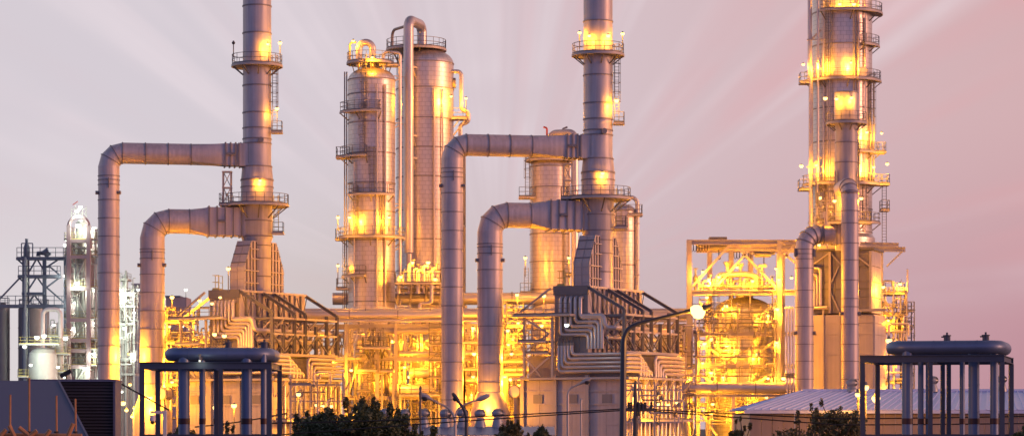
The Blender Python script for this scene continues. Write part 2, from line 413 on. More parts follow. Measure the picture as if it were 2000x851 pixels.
# ================================================================== FIRED HEATERS WITH STACKS AND FLUE DUCTS (two look-alike units)
def unit(c, Y, k, side, upx, lopx, tree_lab):
    """c: stack axis column in the photo, Y: its distance, k: scale against the left unit"""
    def mk(t):
        def q(px, py, dy=0.0):
            return t.q(c+(px-502)*k, HZ-(HZ-py)*k, dy)
        return q
    # ---------------- stack
    t = Thing('exhaust_stack', 'tall grey steel stack rising over the %s fired heater' % side, 'stack', c, Y); q = mk(t)
    z = lambda py: q(502, py)[2]
    r = 1.53; zt = z(-60)
    t.part('shell', MB().lathe([(r, z(573)), (r, z(473)), (1.68, z(466)), (1.68, z(402)), (1.75, z(395)), (1.75, z(352)), (1.60, z(326)), (r, z(320)), (r, zt)], n=48), M_STACK)
    for py, rr in ((13, r), (66, r), (168, r), (221, r), (251, r), (272, r), (281, r), (326, 1.6), (352, 1.74), (366, 1.74), (432, 1.68), (462, 1.68), (480, r), (505, r), (540, r)):
        ring_at(t, z(py), rr, h=.13 if py != 352 else .2)
    for py in (276,): t.part('manway', MB().tube([(.55, -r+.05, z(py)), (.6, -r-.22, z(py))], .30, 16), M_RING)
    platform(t, z(128), r+.02, 2.75)
    platform(t, z(400), 1.74, 3.45)
    # widened corner of the lower platform, towards the flue duct
    f = deck(t, -3.95, -2.6, -1.9, 1.0, z(400)-.02, 'fl')
    t.part('ladder', MB().ladder(r+.42, -.2, z(258), z(128), 'x'), M_RAIL, smooth=False)
    deck(t, r+.05, r+1.25, -.9, .5, z(258), 'fr')
    t.part('ladder', MB().ladder(2.15, -.75, z(455), z(400), 'x'), M_YRAIL, smooth=False)
    deck(t, 1.75, 2.95, -1.2, .2, z(455), 'fr')
    # braced hoist mast on the lower platform
    mb = MB()
    for x, y in ((-3.6, -.9), (-2.75, -.9), (-3.6, -.2), (-2.75, -.2)): mb.beam((x, y, z(400)), (x, y, z(336)), .14)
    for a, b in ((400, 368), (368, 337)):
        mb.beam((-3.6, -.95, z(a)), (-2.75, -.95, z(b)), .08); mb.beam((-2.75, -.15, z(a)), (-3.6, -.15, z(b)), .08)
    for py in (337, 368): mb.box(-3.7, -2.65, -1.0, -.1, z(py)-.06, z(py)+.08)
    t.part('hoist_mast', mb, M_STEEL, smooth=False)
    # nozzle boxes where the ducts enter
    for y0, y1, ex in ((282, 326, 0), (405, 462, 0)):
        t.part('inlet_collar', MB().box(-r-.35, -.4, -1.25, 1.25, z(y1), z(y0)), M_STACK, smooth=False)
        for x in (-r-.30, -.75): t.part('collar_rib', MB().box(x-.06, x+.06, -1.33, -1.26, z(y1)-.05, z(y0)+.05), M_RING, smooth=False)
    # ---------------- flue ducts
    def duct(label, vpx, wpx, cy, hgt, x_round, x_box, y_rings, dyv, mach):
        d = Thing('flue_duct', label, 'duct', vpx, Y+dyv)
        X0 = PX(c, Y); rr = wpx/2/F*Y
        zc = PZ(HZ-(HZ-cy)*k, Y); qx = lambda px: PX(c+(px-502)*k, Y)
        W = lambda px, fr: Vector((qx(px)-d.X0, (Y-d.Y0)*fr, zc))
        end = Vector((X0-r-.3-d.X0, Y-d.Y0, zc)); corner = Vector((0, 0, zc)); dirn = (end-corner).normalized()
        rad = 1.45 if hgt < 45 else 1.75
        at = lambda px: corner+dirn*((qx(px)-d.X0)/dirn.x)
        path = fillet([(0, 0, .02), corner, at(x_round)], rad, 3)
        d.part('vertical_run', MB().tube(path[:2], rr, 40, False), M_DUCT)
        d.part('mitred_elbow', MB().tube(path[1:5], rr, 40, False, t0=(0, 0, 1), t1=dirn), M_DUCT)
        d.part('horizontal_run', MB().tube(path[4:], rr, 40, False), M_DUCT)
        for i in (2, 3): ring_dir(d, path[i], (path[i+1]-path[i-1]), rr, .09, .06)
        ring_dir(d, path[4], dirn, rr, .10, .06)
        # round-to-square transition and damper box
        hs = hgt/2/F*Y*k; a = at(x_round); b = at(x_box); side_v = Vector((-dirn.y, dirn.x, 0))
        n = 40; vs = []
        for j in range(n):
            an = 2*math.pi*j/n; vs.append(a+side_v*rr*math.cos(an)+Vector((0, 0, rr*math.sin(an))))
        for j in range(n):
            an = 2*math.pi*j/n; ca, sa = math.cos(an), math.sin(an); m = 1/max(abs(ca), abs(sa))
            vs.append(b+side_v*hs*.92*ca*m+Vector((0, 0, hs*sa*m)))
        d.part('square_transition', MB().add(vs, [(j, (j+1) % n, n+(j+1) % n, n+j) for j in range(n)]), M_DUCT, ang=14)
        ring_dir(d, a, dirn, rr, .10, .05)
        def rect(p, q_, h2, w2):
            vs = [pp+side_v*sx*w2+Vector((0, 0, sz*h2)) for pp in (p, q_) for sx, sz in ((-1, -1), (1, -1), (1, 1), (-1, 1))]
            return MB().add(vs, [(3, 2, 1, 0), (4, 5, 6, 7)]+[(i, (i+1) % 4, 4+(i+1) % 4, 4+i) for i in range(4)])
        d.part('damper_box', rect(b, end, hs*1.0, hs*.92), M_DUCT, smooth=False)
        nb = 3 if hgt < 45 else 4
        for i in range(nb+1):
            p = b+(end-b)*(i/nb)
            d.part('box_rib', rect(p-dirn*.07, p+dirn*.07, hs+.13, hs*.92+.13), M_RING, smooth=False)
        p = b+(end-b)*.5
        d.part('damper_actuator', MB().box(p.x-.45, p.x+.35, p.y-hs-.30, p.y-hs*.92-.02, zc-.12, zc+.16), M_RING, smooth=False)
        # rings on the horizontal run
        L = (at(x_round)-path[4]).length; nr = max(1, int(L/1.85))
        for i in range(1, nr):
            ring_dir(d, path[4]+dirn*L*i/nr, dirn, rr, .11, .07)
        for py in y_rings:
            zz = PZ(HZ-(HZ-py)*k, d.Y0)
            if zz > .3: ring_at(d, zz, rr, h=.09, pr=.055, name='flange_ring')
        for sx in (-1, 1):
            zz = PZ(HZ-(HZ-mach)*k, d.Y0)
            d.part('inspection_port', MB().tube([(sx*(rr-.1), -.5, zz), (sx*(rr+.22), -.55, zz)], .2, 12), M_RING)
        d.part('lifting_lug', MB().box(.12, .22, -rr-.16, -rr+.3, PZ(HZ-(HZ-(mach-18))*k, d.Y0)-.5, PZ(HZ-(HZ-(mach-28))*k, d.Y0)), M_RING, smooth=False)
        return d
    def flare(d, rr):
        zz = PZ(HZ-(HZ-768)*k, d.Y0); d.part('flared_skirt', MB().lathe([(rr+.75, .03), (rr+.75, zz-2.1), (rr+.05, zz), (rr+.01, zz+.02)], n=40), M_DUCT)
    duct('upper, taller flue duct bent down from the %s stack' % side, upx, 41*k, 303.5, 42, 375, 440,
         [344, 352, 361]+[391+35.5*i for i in range(20)], -2.5, 377)
    flare(duct('lower, thicker flue duct bent down from the %s stack' % side, lopx, 47.5*k, 434, 54, 372, 408,
         [487, 493, 505]+[536+35.5*i for i in range(7)], -1.8, 518), 23.75/F*Y*k)
    # ---------------- heater
    th = Thing('fired_heater', 'pale panelled fired heater with external pipe coils under the %s stack' % side, 'heater', c, Y, rz=R(-30))
    Z = lambda py: 8+(830-py)/18.53
    u0, u1, v0, v1 = -5.7, 6.2, -5.9, 6.3
    th.part('casing', MB().box(u0+.1, u1-.1, v0+.1, v1-.1, .02, 12.7), M_PANEL, smooth=False)
    us = [u0, -1.8, 2.0, u1]; zs = [.05, 4.0, 6.3, 8.0, 10.2, 11.55, 12.68]
    vsl = [v0+2.033*i for i in range(7)]
    for i in range(3):
        for j in range(len(zs)-1):
            nsp = 2
            for s_ in range(nsp):
                a = us[i]+(us[i+1]-us[i])*s_/nsp; b = us[i]+(us[i+1]-us[i])*(s_+1)/nsp
                th.part('wall_panel', MB().box(a+.015, b-.015, v0+rnd.uniform(-.012, .012), v0+.12, zs[j]+.015, zs[j+1]-.015), M_PANEL, smooth=False)
    for i in range(6):
        for j in range(len(zs)-1):
            th.part('wall_panel', MB().box(u1-.12, u1+rnd.uniform(-.012, .012), vsl[i]+.03, vsl[i+1]-.03, zs[j]+.03, zs[j+1]-.03), M_PANEL, smooth=False)
    for u in us: th.part('buckstay', MB().box(u-.22, u+.22, v0-.32, v0-.02, .02, 13.2), M_STEEL, smooth=False)
    for v in vsl[1:]: th.part('buckstay', MB().box(u1+.02, u1+.34, v-.18, v+.18, .02, 13.1), M_STEEL, smooth=False)
    for zz in (6.3, 10.2, 11.55): th.part('girt', MB().box(u0-.02, u1+.02, v0-.14, v0-.03, zz-.07, zz+.07), M_PANEL, smooth=False)
    for u in (-3.9, .2, 4.2):
        th.part('peep_door', MB().box(u-.55, u+.55, v0-.10, v0-.015, 10.28, 11.2), M_GPANEL, smooth=False)
    # side: vertical buckstay pipes, diagonal knee braces and a lower walkway
    for i in range(13):
        v = v0+.3+i*.95
        th.part('burner_riser', MB().tube([(u1+.75, v, .3), (u1+.75, v, 12.2)], .13, 8), M_PIPE)
    for v in vsl: th.part('knee_brace', MB().beam((u1+.4, v, 11.0), (u1+1.7, v, 12.7), .14), M_STEEL, smooth=False)
    deck(th, u1+.4, u1+1.9, v0, v1, 8.6, 'fr')
    deck(th, u1+.36, u1+1.9, v0, v1, 4.6, 'fr')
    th.part('roof_deck', MB().box(u0-.9, u1+1.0, v0-.9, v1+.3, 12.72, 12.95), M_STEEL, smooth=False)
    th.part('arch_casing', MB().box(u0+.5, u1-.6, v0+.25, v1-.2, 12.95, 15.2), M_GPANEL, smooth=False)
    # convection section
    cz0, cz1 = 15.22, 22.4; ch = 1.95
    th.part('convection_casing', MB().box(-ch+.06, ch-.06, v0+.06, v1-.06, cz0, cz1-.05), M_CPANEL, smooth=False)
    for i in range(4):
        a = -ch+i*(2*ch)/4; th.part('front_panel', MB().box(a+.02, a+2*ch/4-.02, v0-.03, v0+.05, cz0, cz1-.95), M_GPANEL, smooth=False)
    th.part('front_header', MB().box(-ch-.08, ch+.08, v0-.16, v0+.06, cz1-.9, cz1+.02), M_DSTEEL, smooth=False)
    nr = 12
    for i in range(nr):
        a = v0+(v1-v0)*i/nr; b = v0+(v1-v0)*(i+1)/nr
        th.part('side_panel', MB().box(ch-.05, ch+.03+rnd.uniform(-.01, .01), a+.03, b-.03, cz0, cz1-.25), M_CPANEL, smooth=False)
        if i: th.part('side_rib', MB().box(ch+.04, ch+.24, a-.10, a+.10, cz0, cz1-.25), M_DSTEEL if i % 2 else M_STEEL, smooth=False)
    for zz in (cz1-.13, 19.5, 17.4): th.part('side_girt', MB().box(ch+.05, ch+.28, v0, v1, zz-.10, zz+.12), M_CPANEL, smooth=False)
    for i in range(0, nr, 2):
        a = v0+(v1-v0)*i/nr; b = v0+(v1-v0)*(i+2)/nr
        th.part('tie_rod', MB().beam((ch+.30, a+.1, cz1-.5), (ch+.30, (a+b)/2, 19.6), .07), M_DSTEEL, smooth=False)
        th.part('tie_rod', MB().beam((ch+.30, b-.1, cz1-.5), (ch+.30, (a+b)/2+.05, 19.6), .07), M_DSTEEL, smooth=False)
    # sloping frames over the side bay
    eu = u1; ez = 19.85
    for i in range(7):
        v = vsl[i]
        th.part('frame_post', MB().ibeam((eu, v, 15.6), (eu, v, ez if i in (0, 2, 3, 5, 6) else ez-1.2), .30, .30, .07), M_DSTEEL, smooth=False)
        if i in (0, 2, 3, 6):
            th.part('sloping_rafter', MB().ibeam((ch+.1, v, 22.2), (eu+.06, v, ez), .32, .26, .07), M_DSTEEL, smooth=False)
        th.part('cross_beam', MB().beam((ch+.3, v, 19.3), (eu, v, 19.3), .2), M_DSTEEL, smooth=False)
        th.part('diagonal_brace', MB().beam((ch+.3, v, 15.9), (eu, v, 19.2), .15), M_STEEL, smooth=False)
        th.part('diagonal_brace', MB().beam((ch+.3, v, 19.1), (eu-1.2, v, 15.8), .13), M_DSTEEL, smooth=False)
        if i < 6: th.part('diagonal_brace', MB().beam((eu+.1, v, 15.8 if i % 2 else 17.6), (eu+.1, vsl[i+1], 17.6 if i % 2 else 15.8), .12), M_DSTEEL, smooth=False)
    for zz, s_ in ((15.5, .28), (17.65, .2), (19.35, .22)):
        th.part('eave_beam', MB().beam((eu, v0, zz), (eu, v1, zz), s_), M_STEEL, smooth=False)
    th.part('side_floor', MB().box(ch+.3, eu-.2, v0-.2, v1, 15.24, 15.36), M_DSTEEL, smooth=False)
    th.part('crossover_header', MB().tube(fillet([(ch-.6, v0-.4, 19.25), (4.1, v0-.55, 19.25), (4.3, v0-.5, 18.0), (5.2, v0+.2, 18.0), (5.2, v1, 18.0)], .5), .26, 12), M_PIPE)
    th.part('process_line', MB().tube([(4.2, v0, 17.0), (4.2, v1, 17.0)], .20, 12), M_PIPE)
    # nested coil crossovers on the front
    U = lambda px: ((px-1168)/19.1+3.15)/.866
    fv = v0-.42
    ncr = 6 if side == 'left' else 5; stp = 48/ncr
    for i in range(ncr):
        pts = [(U(1092+stp*i), fv+.38, Z(586)), (U(1092+stp*i), fv-.10, Z(586)), (U(1092+stp*i), fv-.1, Z(657-40/ncr*i)), (U(1146+33/ncr*i), fv-.1, Z(657-40/ncr*i)), (U(1146+33/ncr*i), fv-.1, Z(684))]
        th.part('crossover_pipe', MB().tube(fillet(pts, .42), .185, 12), M_PIPE)
    for i in range(5):
        # lower coil: valve, drop leg, run along the front, round the corner and down the side
        ux = U(1093+6.5*i)-.2; zz = Z(727-8*i); ve = -4.4+.62*(4-i)-.3
        pts = [(ux, fv-.3, Z(676)), (ux, fv-.3, zz), (u1+.75, fv-.3, zz), (u1+.75, ve+.9, zz), (u1+.75, ve+.9, 13.05)]
        th.part('coil_pipe', MB().tube(fillet(pts, .42), .18, 12), M_PIPE)
        th.part('valve', MB().lathe([(.10, 0), (.24, .06), (.24, .3), (.12, .42), (.06, .5), (.06, .8), (.2, .82), (.2, .88)], (ux, fv-.3, Z(678)), 10), M_MACH)
        vs_ = -.4+.55*i
        pts = [(u1+.75, vs_, 13.0), (u1+.75, vs_, Z(699+8*i)), (u1+.75, v1, Z(699+8*i))]
        th.part('coil_pipe', MB().tube(fillet(pts, .42), .18, 12), M_PIPE)
    # walkways on the front left
    deck(th, U(1012), U(1124), v0-2.1, v0-.75, Z(618), 'fl')
    deck(th, U(1018), -ch-.1, v0-1.7, v0+.6, Z(668), 'fl')
    deck(th, U(1026), -ch-.1, v0-1.2, v0+1.0, Z(690), 'fl', .9)
    for u in (U(1027), U(1082)):
        for v in (v0-1.2, v0+.5): th.part('walkway_post', MB().beam((u, v, 12.95), (u, v, Z(618)-.25), .22), M_STEEL, smooth=False)
    th.part('walkway_brace', MB().beam((-ch, v0-.9, Z(568)), (U(1016), v0-.9, Z(612)), .2), M_STEEL, smooth=False)
    th.part('walkway_brace', MB().beam((-ch, v0-1.25, Z(655)), (U(1024), v0-1.25, Z(622)), .18), M_STEEL, smooth=False)
    th.part('walkway_brace', MB().beam((-ch, v0-1.25, Z(655)), (U(1030), v0-1.25, Z(686)), .16), M_STEEL, smooth=False)
    th.part('walkway_brace', MB().beam((-ch, v0-1.25, Z(700)), (U(1035), v0-1.25, Z(735)), .18), M_STEEL, smooth=False)
    th.part('walkway_brace', MB().beam((U(1030), v0-1.25, Z(700)), (-ch-1, v0-1.25, Z(735)), .14), M_STEEL, smooth=False)
    # breeching hoods either side of the stack
    zb, zk, ztp = 22.42, Z(516), Z(462)
    for sg in (-1, 1):
        poly = [(sg*1.2, zb), (sg*3.6, zb), (sg*3.6, zk), (sg*2.25, ztp), (sg*1.2, ztp)]
        if sg > 0: poly = poly[::-1]
        h = th.part('breeching_hood', MB().prism(poly, -.9, .9), M_CPANEL, smooth=False)
        for u in (-.9, 0, .9):
            mb = MB().beam((u, sg*3.63, zb), (u, sg*3.63, zk), .08).beam((u, sg*3.63, zk), (u, sg*2.28, ztp), .08)
            th.part('hood_rib', mb, M_STEEL, h, smooth=False)
        for fr in (.18, .5, .82):
            zz = zb+(zk-zb)*fr; th.part('hood_rib', MB().beam((-.98, sg*3.64, zz), (.98, sg*3.64, zz), .08), M_STEEL, h, smooth=False)
            p = Vector((0, sg*3.64, zk)).lerp(Vector((0, sg*2.29, ztp)), fr); th.part('hood_rib', MB().beam((-.98, p.y, p.z), (.98, p.y, p.z), .10), M_DSTEEL, h, smooth=False)
        for vv, zt2 in ((1.35, ztp), (1.95, ztp), (2.5, ztp-.6), (3.1, zk+1.0)):
            th.part('hood_rib', MB().box(.9, 1.0, min(sg*vv, sg*(vv+.1)), max(sg*vv, sg*(vv+.1)), zb+.1, zt2-.1), M_DSTEEL, h, smooth=False)
        for zz in (zb+.9, zb+2.2, zb+3.5, ztp-.9):
            ve = 3.55 if zz < zk else 2.6
            th.part('hood_rib', MB().box(.9, 1.12, min(sg*1.2, sg*ve), max(sg*1.2, sg*ve), zz-.05, zz+.05), M_CPANEL, h, smooth=False)
    th.part('hood_platform', MB().box(-1.9, -.95, -5.6, -3.7, zb+.02, zb+.12).rail([(-1.85, -3.75, zb+.1), (-1.85, -5.55, zb+.1), (-1.0, -5.55, zb+.1)], 1.5), M_YRAIL, smooth=False)
    return t
unit(502, 280, 1.0, 'left', 212.5, 297.5, '')
unit(1168, 272, 1.03, 'centre', 883.5, 957.0, '')

# ================================================================== COLUMNS
def column(label, px, Y, wpx, ytop, ybot=None, tint=(.68, .60, .56), rings=(), dome=True, name='distillation_column', n=56):
    t = Thing(name, label, 'column', px, Y)
    r = wpx/2/F*Y; zt = PZ(ytop, Y); zb = 0.02 if ybot is None else PZ(ybot, Y); dh = r*.55 if dome else .05
    cl = cladding(r, tint)
    zs = sorted([zb]+[PZ(p, Y) for p in rings if zb+.5 < PZ(p, Y) < zt-dh-.3]+[zt-dh])
    for a, b in zip(zs[:-1], zs[1:]): t.part('shell_section', MB().lathe([(r, a), (r, b)], n=n), cl)
    for a in zs[1:]: ring_at(t, a, r, h=.14, pr=.06, n=n)
    if dome:
        prof = [(r*math.cos(a), zt-dh+dh*math.sin(a)) for a in [R(90*i/9) for i in range(9)]]+[(.02, zt)]
        t.part('dome_head', MB().lathe(prof, n=n), cl)
    t.r = r; t.zt = zt
    return t
# front twin column
c1 = column('nearer, slimmer metal-clad column of the twin pair with ring of platforms', 726, 300, 92, 132, None, rings=(186, 242, 301, 359, 415, 471, 531, 590, 650, 710))
q = c1.q; zq = lambda py: c1.q(0, py)[2]
platform(c1, zq(123), .4, 2.75, 0, 360, c=(-.15, 0), brk=False)
deck(c1, .9, 3.1, -1.3, .5, zq(128), 'fr')
for a in range(0, 360, 45): c1.part('platform_leg', MB().beam((1.9*math.cos(R(a)), 1.9*math.sin(R(a)), zq(150)), (2.3*math.cos(R(a)), 2.3*math.sin(R(a)), zq(125)), .1), M_RAIL, smooth=False)
pts = fillet([(-1.45, -.4, zq(132)), (-1.45, -.4, zq(84)), (.12, -.4, zq(84)), (.12, -.4, zq(132))], .78, 8)
c1.part('overhead_pipe', MB().tube(pts, .40, 16), M_PIPE)
c1.part('vent_pipe', MB().tube(fillet([(-2.55, 0, zq(130)), (-2.55, 0, zq(83)), (-1.8, 0, zq(83))], .6), .13, 10), M_BPIPE)
c1.part('side_pipe', MB().tube(fillet([(1.45, -1.0, zq(140)), (1.45, -1.0, zq(104)), (3.35, -1.0, zq(106)), (3.35, -1.0, zq(603))], .4), .17, 10), M_PIPE)
platform(c1, zq(221), c1.r, c1.r+1.05, 195, 290)
platform(c1, zq(307), c1.r, c1.r+1.0, 175, 262)
f = deck(c1, -c1.r-1.35, -c1.r+.3, -1.6, .6, zq(308), 'fl')
platform(c1, zq(382), c1.r, c1.r+.95, 225, 318)
platform(c1, zq(464), c1.r, c1.r+1.15, 175, 365)
deck(c1, -c1.r-1.45, -c1.r-.2, -1.2, .6, zq(467), 'fl')
deck(c1, -c1.r-1.35, -c1.r+.05, -1.2, .6, zq(563), 'fl')
for x, y0, y1 in ((-.75, 221, 132), (-.95, 307, 221), (.2, 382, 307), (-1.75, 464, 382)):
    yy = -math.sqrt(max(.1, (c1.r+.25)**2-x*x)); c1.part('ladder', MB().ladder(x, yy, zq(y0), zq(y1), 'x'), M_RAIL, smooth=False)
c1.part('ladder', MB().ladder(-c1.r-.35, -.3, zq(610), zq(464), 'x', cage=False), M_RAIL, smooth=False)
for x in (-c1.r-.42, -c1.r-.18): c1.part('riser_pipe', MB().tube([(x, .2, .05), (x, .2, zq(140))], .08, 8), M_BPIPE)
c1.part('instrument_column', MB().tube([(1.15, -c1.r*.85-.25, zq(460)), (1.15, -c1.r*.85-.25, zq(384))], .07, 8).tube([(1.4, -c1.r*.85-.2, zq(460)), (1.4, -c1.r*.85-.2, zq(384))], .07, 8), M_BPIPE)
for xx, r_ in ((.75, .10), (1.7, .12), (-1.9, .09)): c1.part('instrument_line', MB().tube([(xx, -math.sqrt((c1.r+.2)**2-xx*xx), zq(600)), (xx, -math.sqrt((c1.r+.2)**2-xx*xx), zq(170 if xx > 0 else 320))], r_, 8), M_PIPE)
platform(c1, zq(540), c1.r, c1.r+.9, 200, 260)
# rear, fatter twin column
c2 = column('farther, fatter metal-clad column of the twin pair with domed top', 830, 309, 112, 95, None, rings=(122, 176, 235, 292, 348, 413, 470, 530, 590))
z2 = lambda py: c2.q(0, py)[2]
platform(c2, z2(97), .4, 3.6, 0, 360, c=(-1.05, 0), brk=False)
for a in range(0, 360, 40): c2.part('platform_leg', MB().beam((-1.05+2.4*math.cos(R(a)), 2.4*math.sin(R(a)), z2(118)), (-1.05+3.0*math.cos(R(a)), 3*math.sin(R(a)), z2(99)), .12), M_RAIL, smooth=False)
X = lambda px, dy: PX(px, c2.Y0+dy)-c2.X0
pts = fillet([(X(824, 0), 0, z2(100)), (X(824, 0), 0, z2(50)), (X(798, -4.4), -4.4, z2(50)), (X(798, -4.4), -4.4, z2(498))], .95, 9)
c2.part('overhead_pipe', MB().tube(pts, .60, 20), M_PIPE)
c2.part('overhead_flange', MB().lathe([(.6, 0), (.85, 0), (.85, .18), (.6, .18)], (X(824, 0), 0, z2(95)), 20), M_RING)
c2.part('overhead_drop', MB().tube([(X(798, -4.4), -4.4, z2(500)), (X(798, -4.4), -4.4, z2(590))], .42, 16), M_PIPE)
c2.part('vent_pipe', MB().tube(fillet([(X(766, -1), -1, z2(100)), (X(766, -1), -1, z2(62)), (X(790, -3.9), -3.9, z2(62))], .8), .17, 10), M_BPIPE)
for py in (140, 272, 315): 
    c2.part('pipe_support', MB().beam((X(800, -4.4), -4.9, z2(py)), (X(816, -3), -3.0, z2(py)), .22).beam((X(806, -4), -4.6, z2(py)), (X(812, -3), -3.1, z2(py+22)), .14), M_STEEL, smooth=False)
for py in (160, 250, 405, 485): c2.part('pipe_brace', MB().beam((X(770, -5), -5.2, z2(py+10)), (X(786, -4.4), -4.5, z2(py)), .14).beam((X(770, -5), -5.2, z2(py)), (X(786, -4.4), -4.5, z2(py)), .1), M_STEEL, smooth=False)
c2.part('manway', MB().tube([(c2.r-.1, -.2, z2(163)), (c2.r+.25, -.2, z2(163))], .62, 18), M_RING)
c2.part('side_pipe', MB().tube(fillet([(c2.r-.2, -1.0, z2(142)), (X(901, -1), -1.0, z2(142)), (X(901, -1), -1.0, z2(216)), (X(915, -1), -1, z2(222)), (X(915, -1), -1, z2(240)), (X(899, -1), -1, z2(246)), (X(899, -1), -1, z2(275))], .5), .24, 12), M_PIPE)
deck(c2, c2.r-.2, X(912, 0), -1.9, .2, z2(233), 'fr')
c2.part('platform_brace', MB().beam((c2.r, -1.6, z2(268)), (X(910, 0), -1.6, z2(236)), .16).beam((c2.r, -1.6, z2(252)), (X(900, 0), -1.6, z2(234)), .12), M_STEEL, smooth=False)
c2.part('riser_pipe', MB().tube([(X(907, 0), .5, .05), (X(907, 0), .5, z2(270))], .16, 10), M_BPIPE)
deck(c2, c2.r-.3, c2.r+1.35, -2.3, -.4, z2(442), 'fr')
for xx, r_ in ((1.2, .12), (2.2, .10)): c2.part('instrument_line', MB().tube([(xx, -math.sqrt((c2.r+.2)**2-xx*xx), z2(560)), (xx, -math.sqrt((c2.r+.2)**2-xx*xx), z2(180))], r_, 8), M_PIPE)
# pipe-laden manifold platform between the columns
mp = Thing('manifold_platform', 'steel platform crowded with valves and pipes between the twin columns', 'platform', 815, 297)
qm = mp.q
fz = qm(0, 553)[2]
deck(mp, qm(771, 0)[0], qm(862, 0)[0], -1.6, 1.6, fz, 'flr')
for px in (775, 800, 830, 858):
    mp.part('post', MB().beam((qm(px, 0)[0], 1.2, .02), (qm(px, 0)[0], 1.2, fz-.2), .25), M_STEEL, smooth=False)
    mp.part('knee_brace', MB().beam((qm(px, 0)[0], 1.2, qm(0, 595)[2]), (qm(px, 0)[0]+.3, -1.5, fz-.25), .16), M_STEEL, smooth=False)
for i, px in enumerate((779, 787, 799, 808, 817, 828, 836, 845, 853)):
    hh = (20, 32, 44, 36, 30, 40, 30, 36, 26)[i]; x = qm(px, 0)[0]; yy = (-.6, .5, -.2, .8, -.9)[i % 5]
    mp.part('valve_riser', MB().tube(fillet([(x, yy, fz-1.2), (x, yy, fz+hh/17-.4), (x+.5, yy, fz+hh/17-.4)], .25), .15 if i % 2 else .22, 10), M_PIPE)
    mp.part('valve_wheel', MB().tube([(x+.5, yy, fz+hh/17-.7), (x+.5, yy, fz+hh/17+.05)], .07, 8).lathe([(.28, 0), (.28, .07)], (x+.5, yy, fz+hh/17+.05), 12), M_MACH)
mp.part('drain_loop', MB().tube(fillet([qm(843, 556, -1.2), qm(843, 592, -1.2), qm(820, 592, -1.2), qm(820, 604, -1.2)], .4), .2, 10), M_PIPE)
mp.part('header', MB().tube([qm(772, 566, -.2), qm(860, 566, -.2)], .22, 12).tube([qm(772, 578, .6), qm(860, 578, .6)], .3, 12), M_BPIPE)
# column behind the centre stack
c3 = column('metal-clad column half hidden behind the centre flue ducts', 1074, 306, 78, 305, None, rings=(318, 367, 458, 512, 566))
z3 = lambda py: c3.q(0, py)[2]; X3 = lambda px: c3.q(px, 0)[0]
platform(c3, z3(313), .5, c3.r+.5, 0, 360, brk=False)
deck(c3, X3(1013), X3(1046), -1.8, .4, z3(386), 'fl')
c3.part('ladder', MB().ladder(X3(1030), -1.2, z3(386), z3(318), 'x'), M_RAIL, smooth=False)
c3.part('overhead_pipe', MB().tube(fillet([(0, -.5, z3(312)), (0, -.5, z3(262)), (X3(1122), -2, z3(262)), (X3(1122), -2, z3(600))], .8), .42, 14), M_PIPE)
c3.part('relief_valve', MB().tube(fillet([(X3(1068), -1, z3(300)), (X3(1068), -1, z3(252)), (X3(1061), -1, z3(250))], .2), .11, 8), M_RED)
c3.part('vent_stub', MB().tube(fillet([(X3(1098), -1, z3(295)), (X3(1098), -1, z3(254)), (X3(1108), -1, z3(250))], .3), .11, 8), M_BPIPE)
for px in (1112, 1119): c3.part('riser_pipe', MB().tube([(X3(px), -.6, .05), (X3(px), -.6, z3(318))], .15, 10), M_PIPE)
deck(c3, X3(1100), X3(1128), -2, 0, z3(536), 'fr')
deck(c3, X3(1015), X3(1040), -1.8, .2, z3(572), 'fl')
c3.part('ladder', MB().ladder(X3(1028), -1.0, z3(640), z3(540), 'x', cage=False), M_RAIL, smooth=False)
c4 = column('slender metal-clad column peeping out right of the centre stack', 1216, 300, 50, 398, None, rings=(452, 518, 573))
z4 = lambda py: c4.q(0, py)[2]; X4 = lambda px: c4.q(px, 0)[0]
c4.part('looped_pipe', MB().tube(fillet([(X4(1218), -.6, z4(410)), (X4(1218), -.6, z4(386)), (X4(1244), -.6, z4(386)), (X4(1244), -.6, z4(640))], .9), .24, 12), M_PIPE)
c4.part('side_pipe', MB().tube([(X4(1234), -.8, z4(420)), (X4(1234), -.8, z4(640))], .17, 10), M_PIPE)
deck(c4, X4(1225), X4(1254), -1.6, .4, z4(420), 'fr')
deck(c4, X4(1192), X4(1226), -1.9, -.4, z4(446), 'fr')
for py in (445, 516, 545): c4.part('pipe_support', MB().beam((X4(1228), -.8, z4(py)), (X4(1248), -.8, z4(py-8)), .16), M_STEEL, smooth=False)
for (px, w_) in ((690, 9), (663, 0)):
    pass
# horizontal vapour line behind the columns
vl = Thing('vapour_line', 'fat horizontal pipe crossing behind the columns above the pipe rack', 'pipe', 850, 304)
qv = vl.q
for a, b in ((650, 760), (760, 905), (905, 1085)): vl.part('pipe_section', MB().tube([qv(a, 583), qv(b, 583)], .72, 20), M_PIPE)
for px in (760, 905, 1000): ring_dir(vl, qv(px, 583), (1, 0, 0), .72, .16, .12)
for px in (700, 910, 1060): vl.part('support_post', MB().beam((qv(px, 0)[0], 0, .02), (qv(px, 0)[0], 0, qv(0, 596)[2]), .3), M_STEEL, smooth=False)

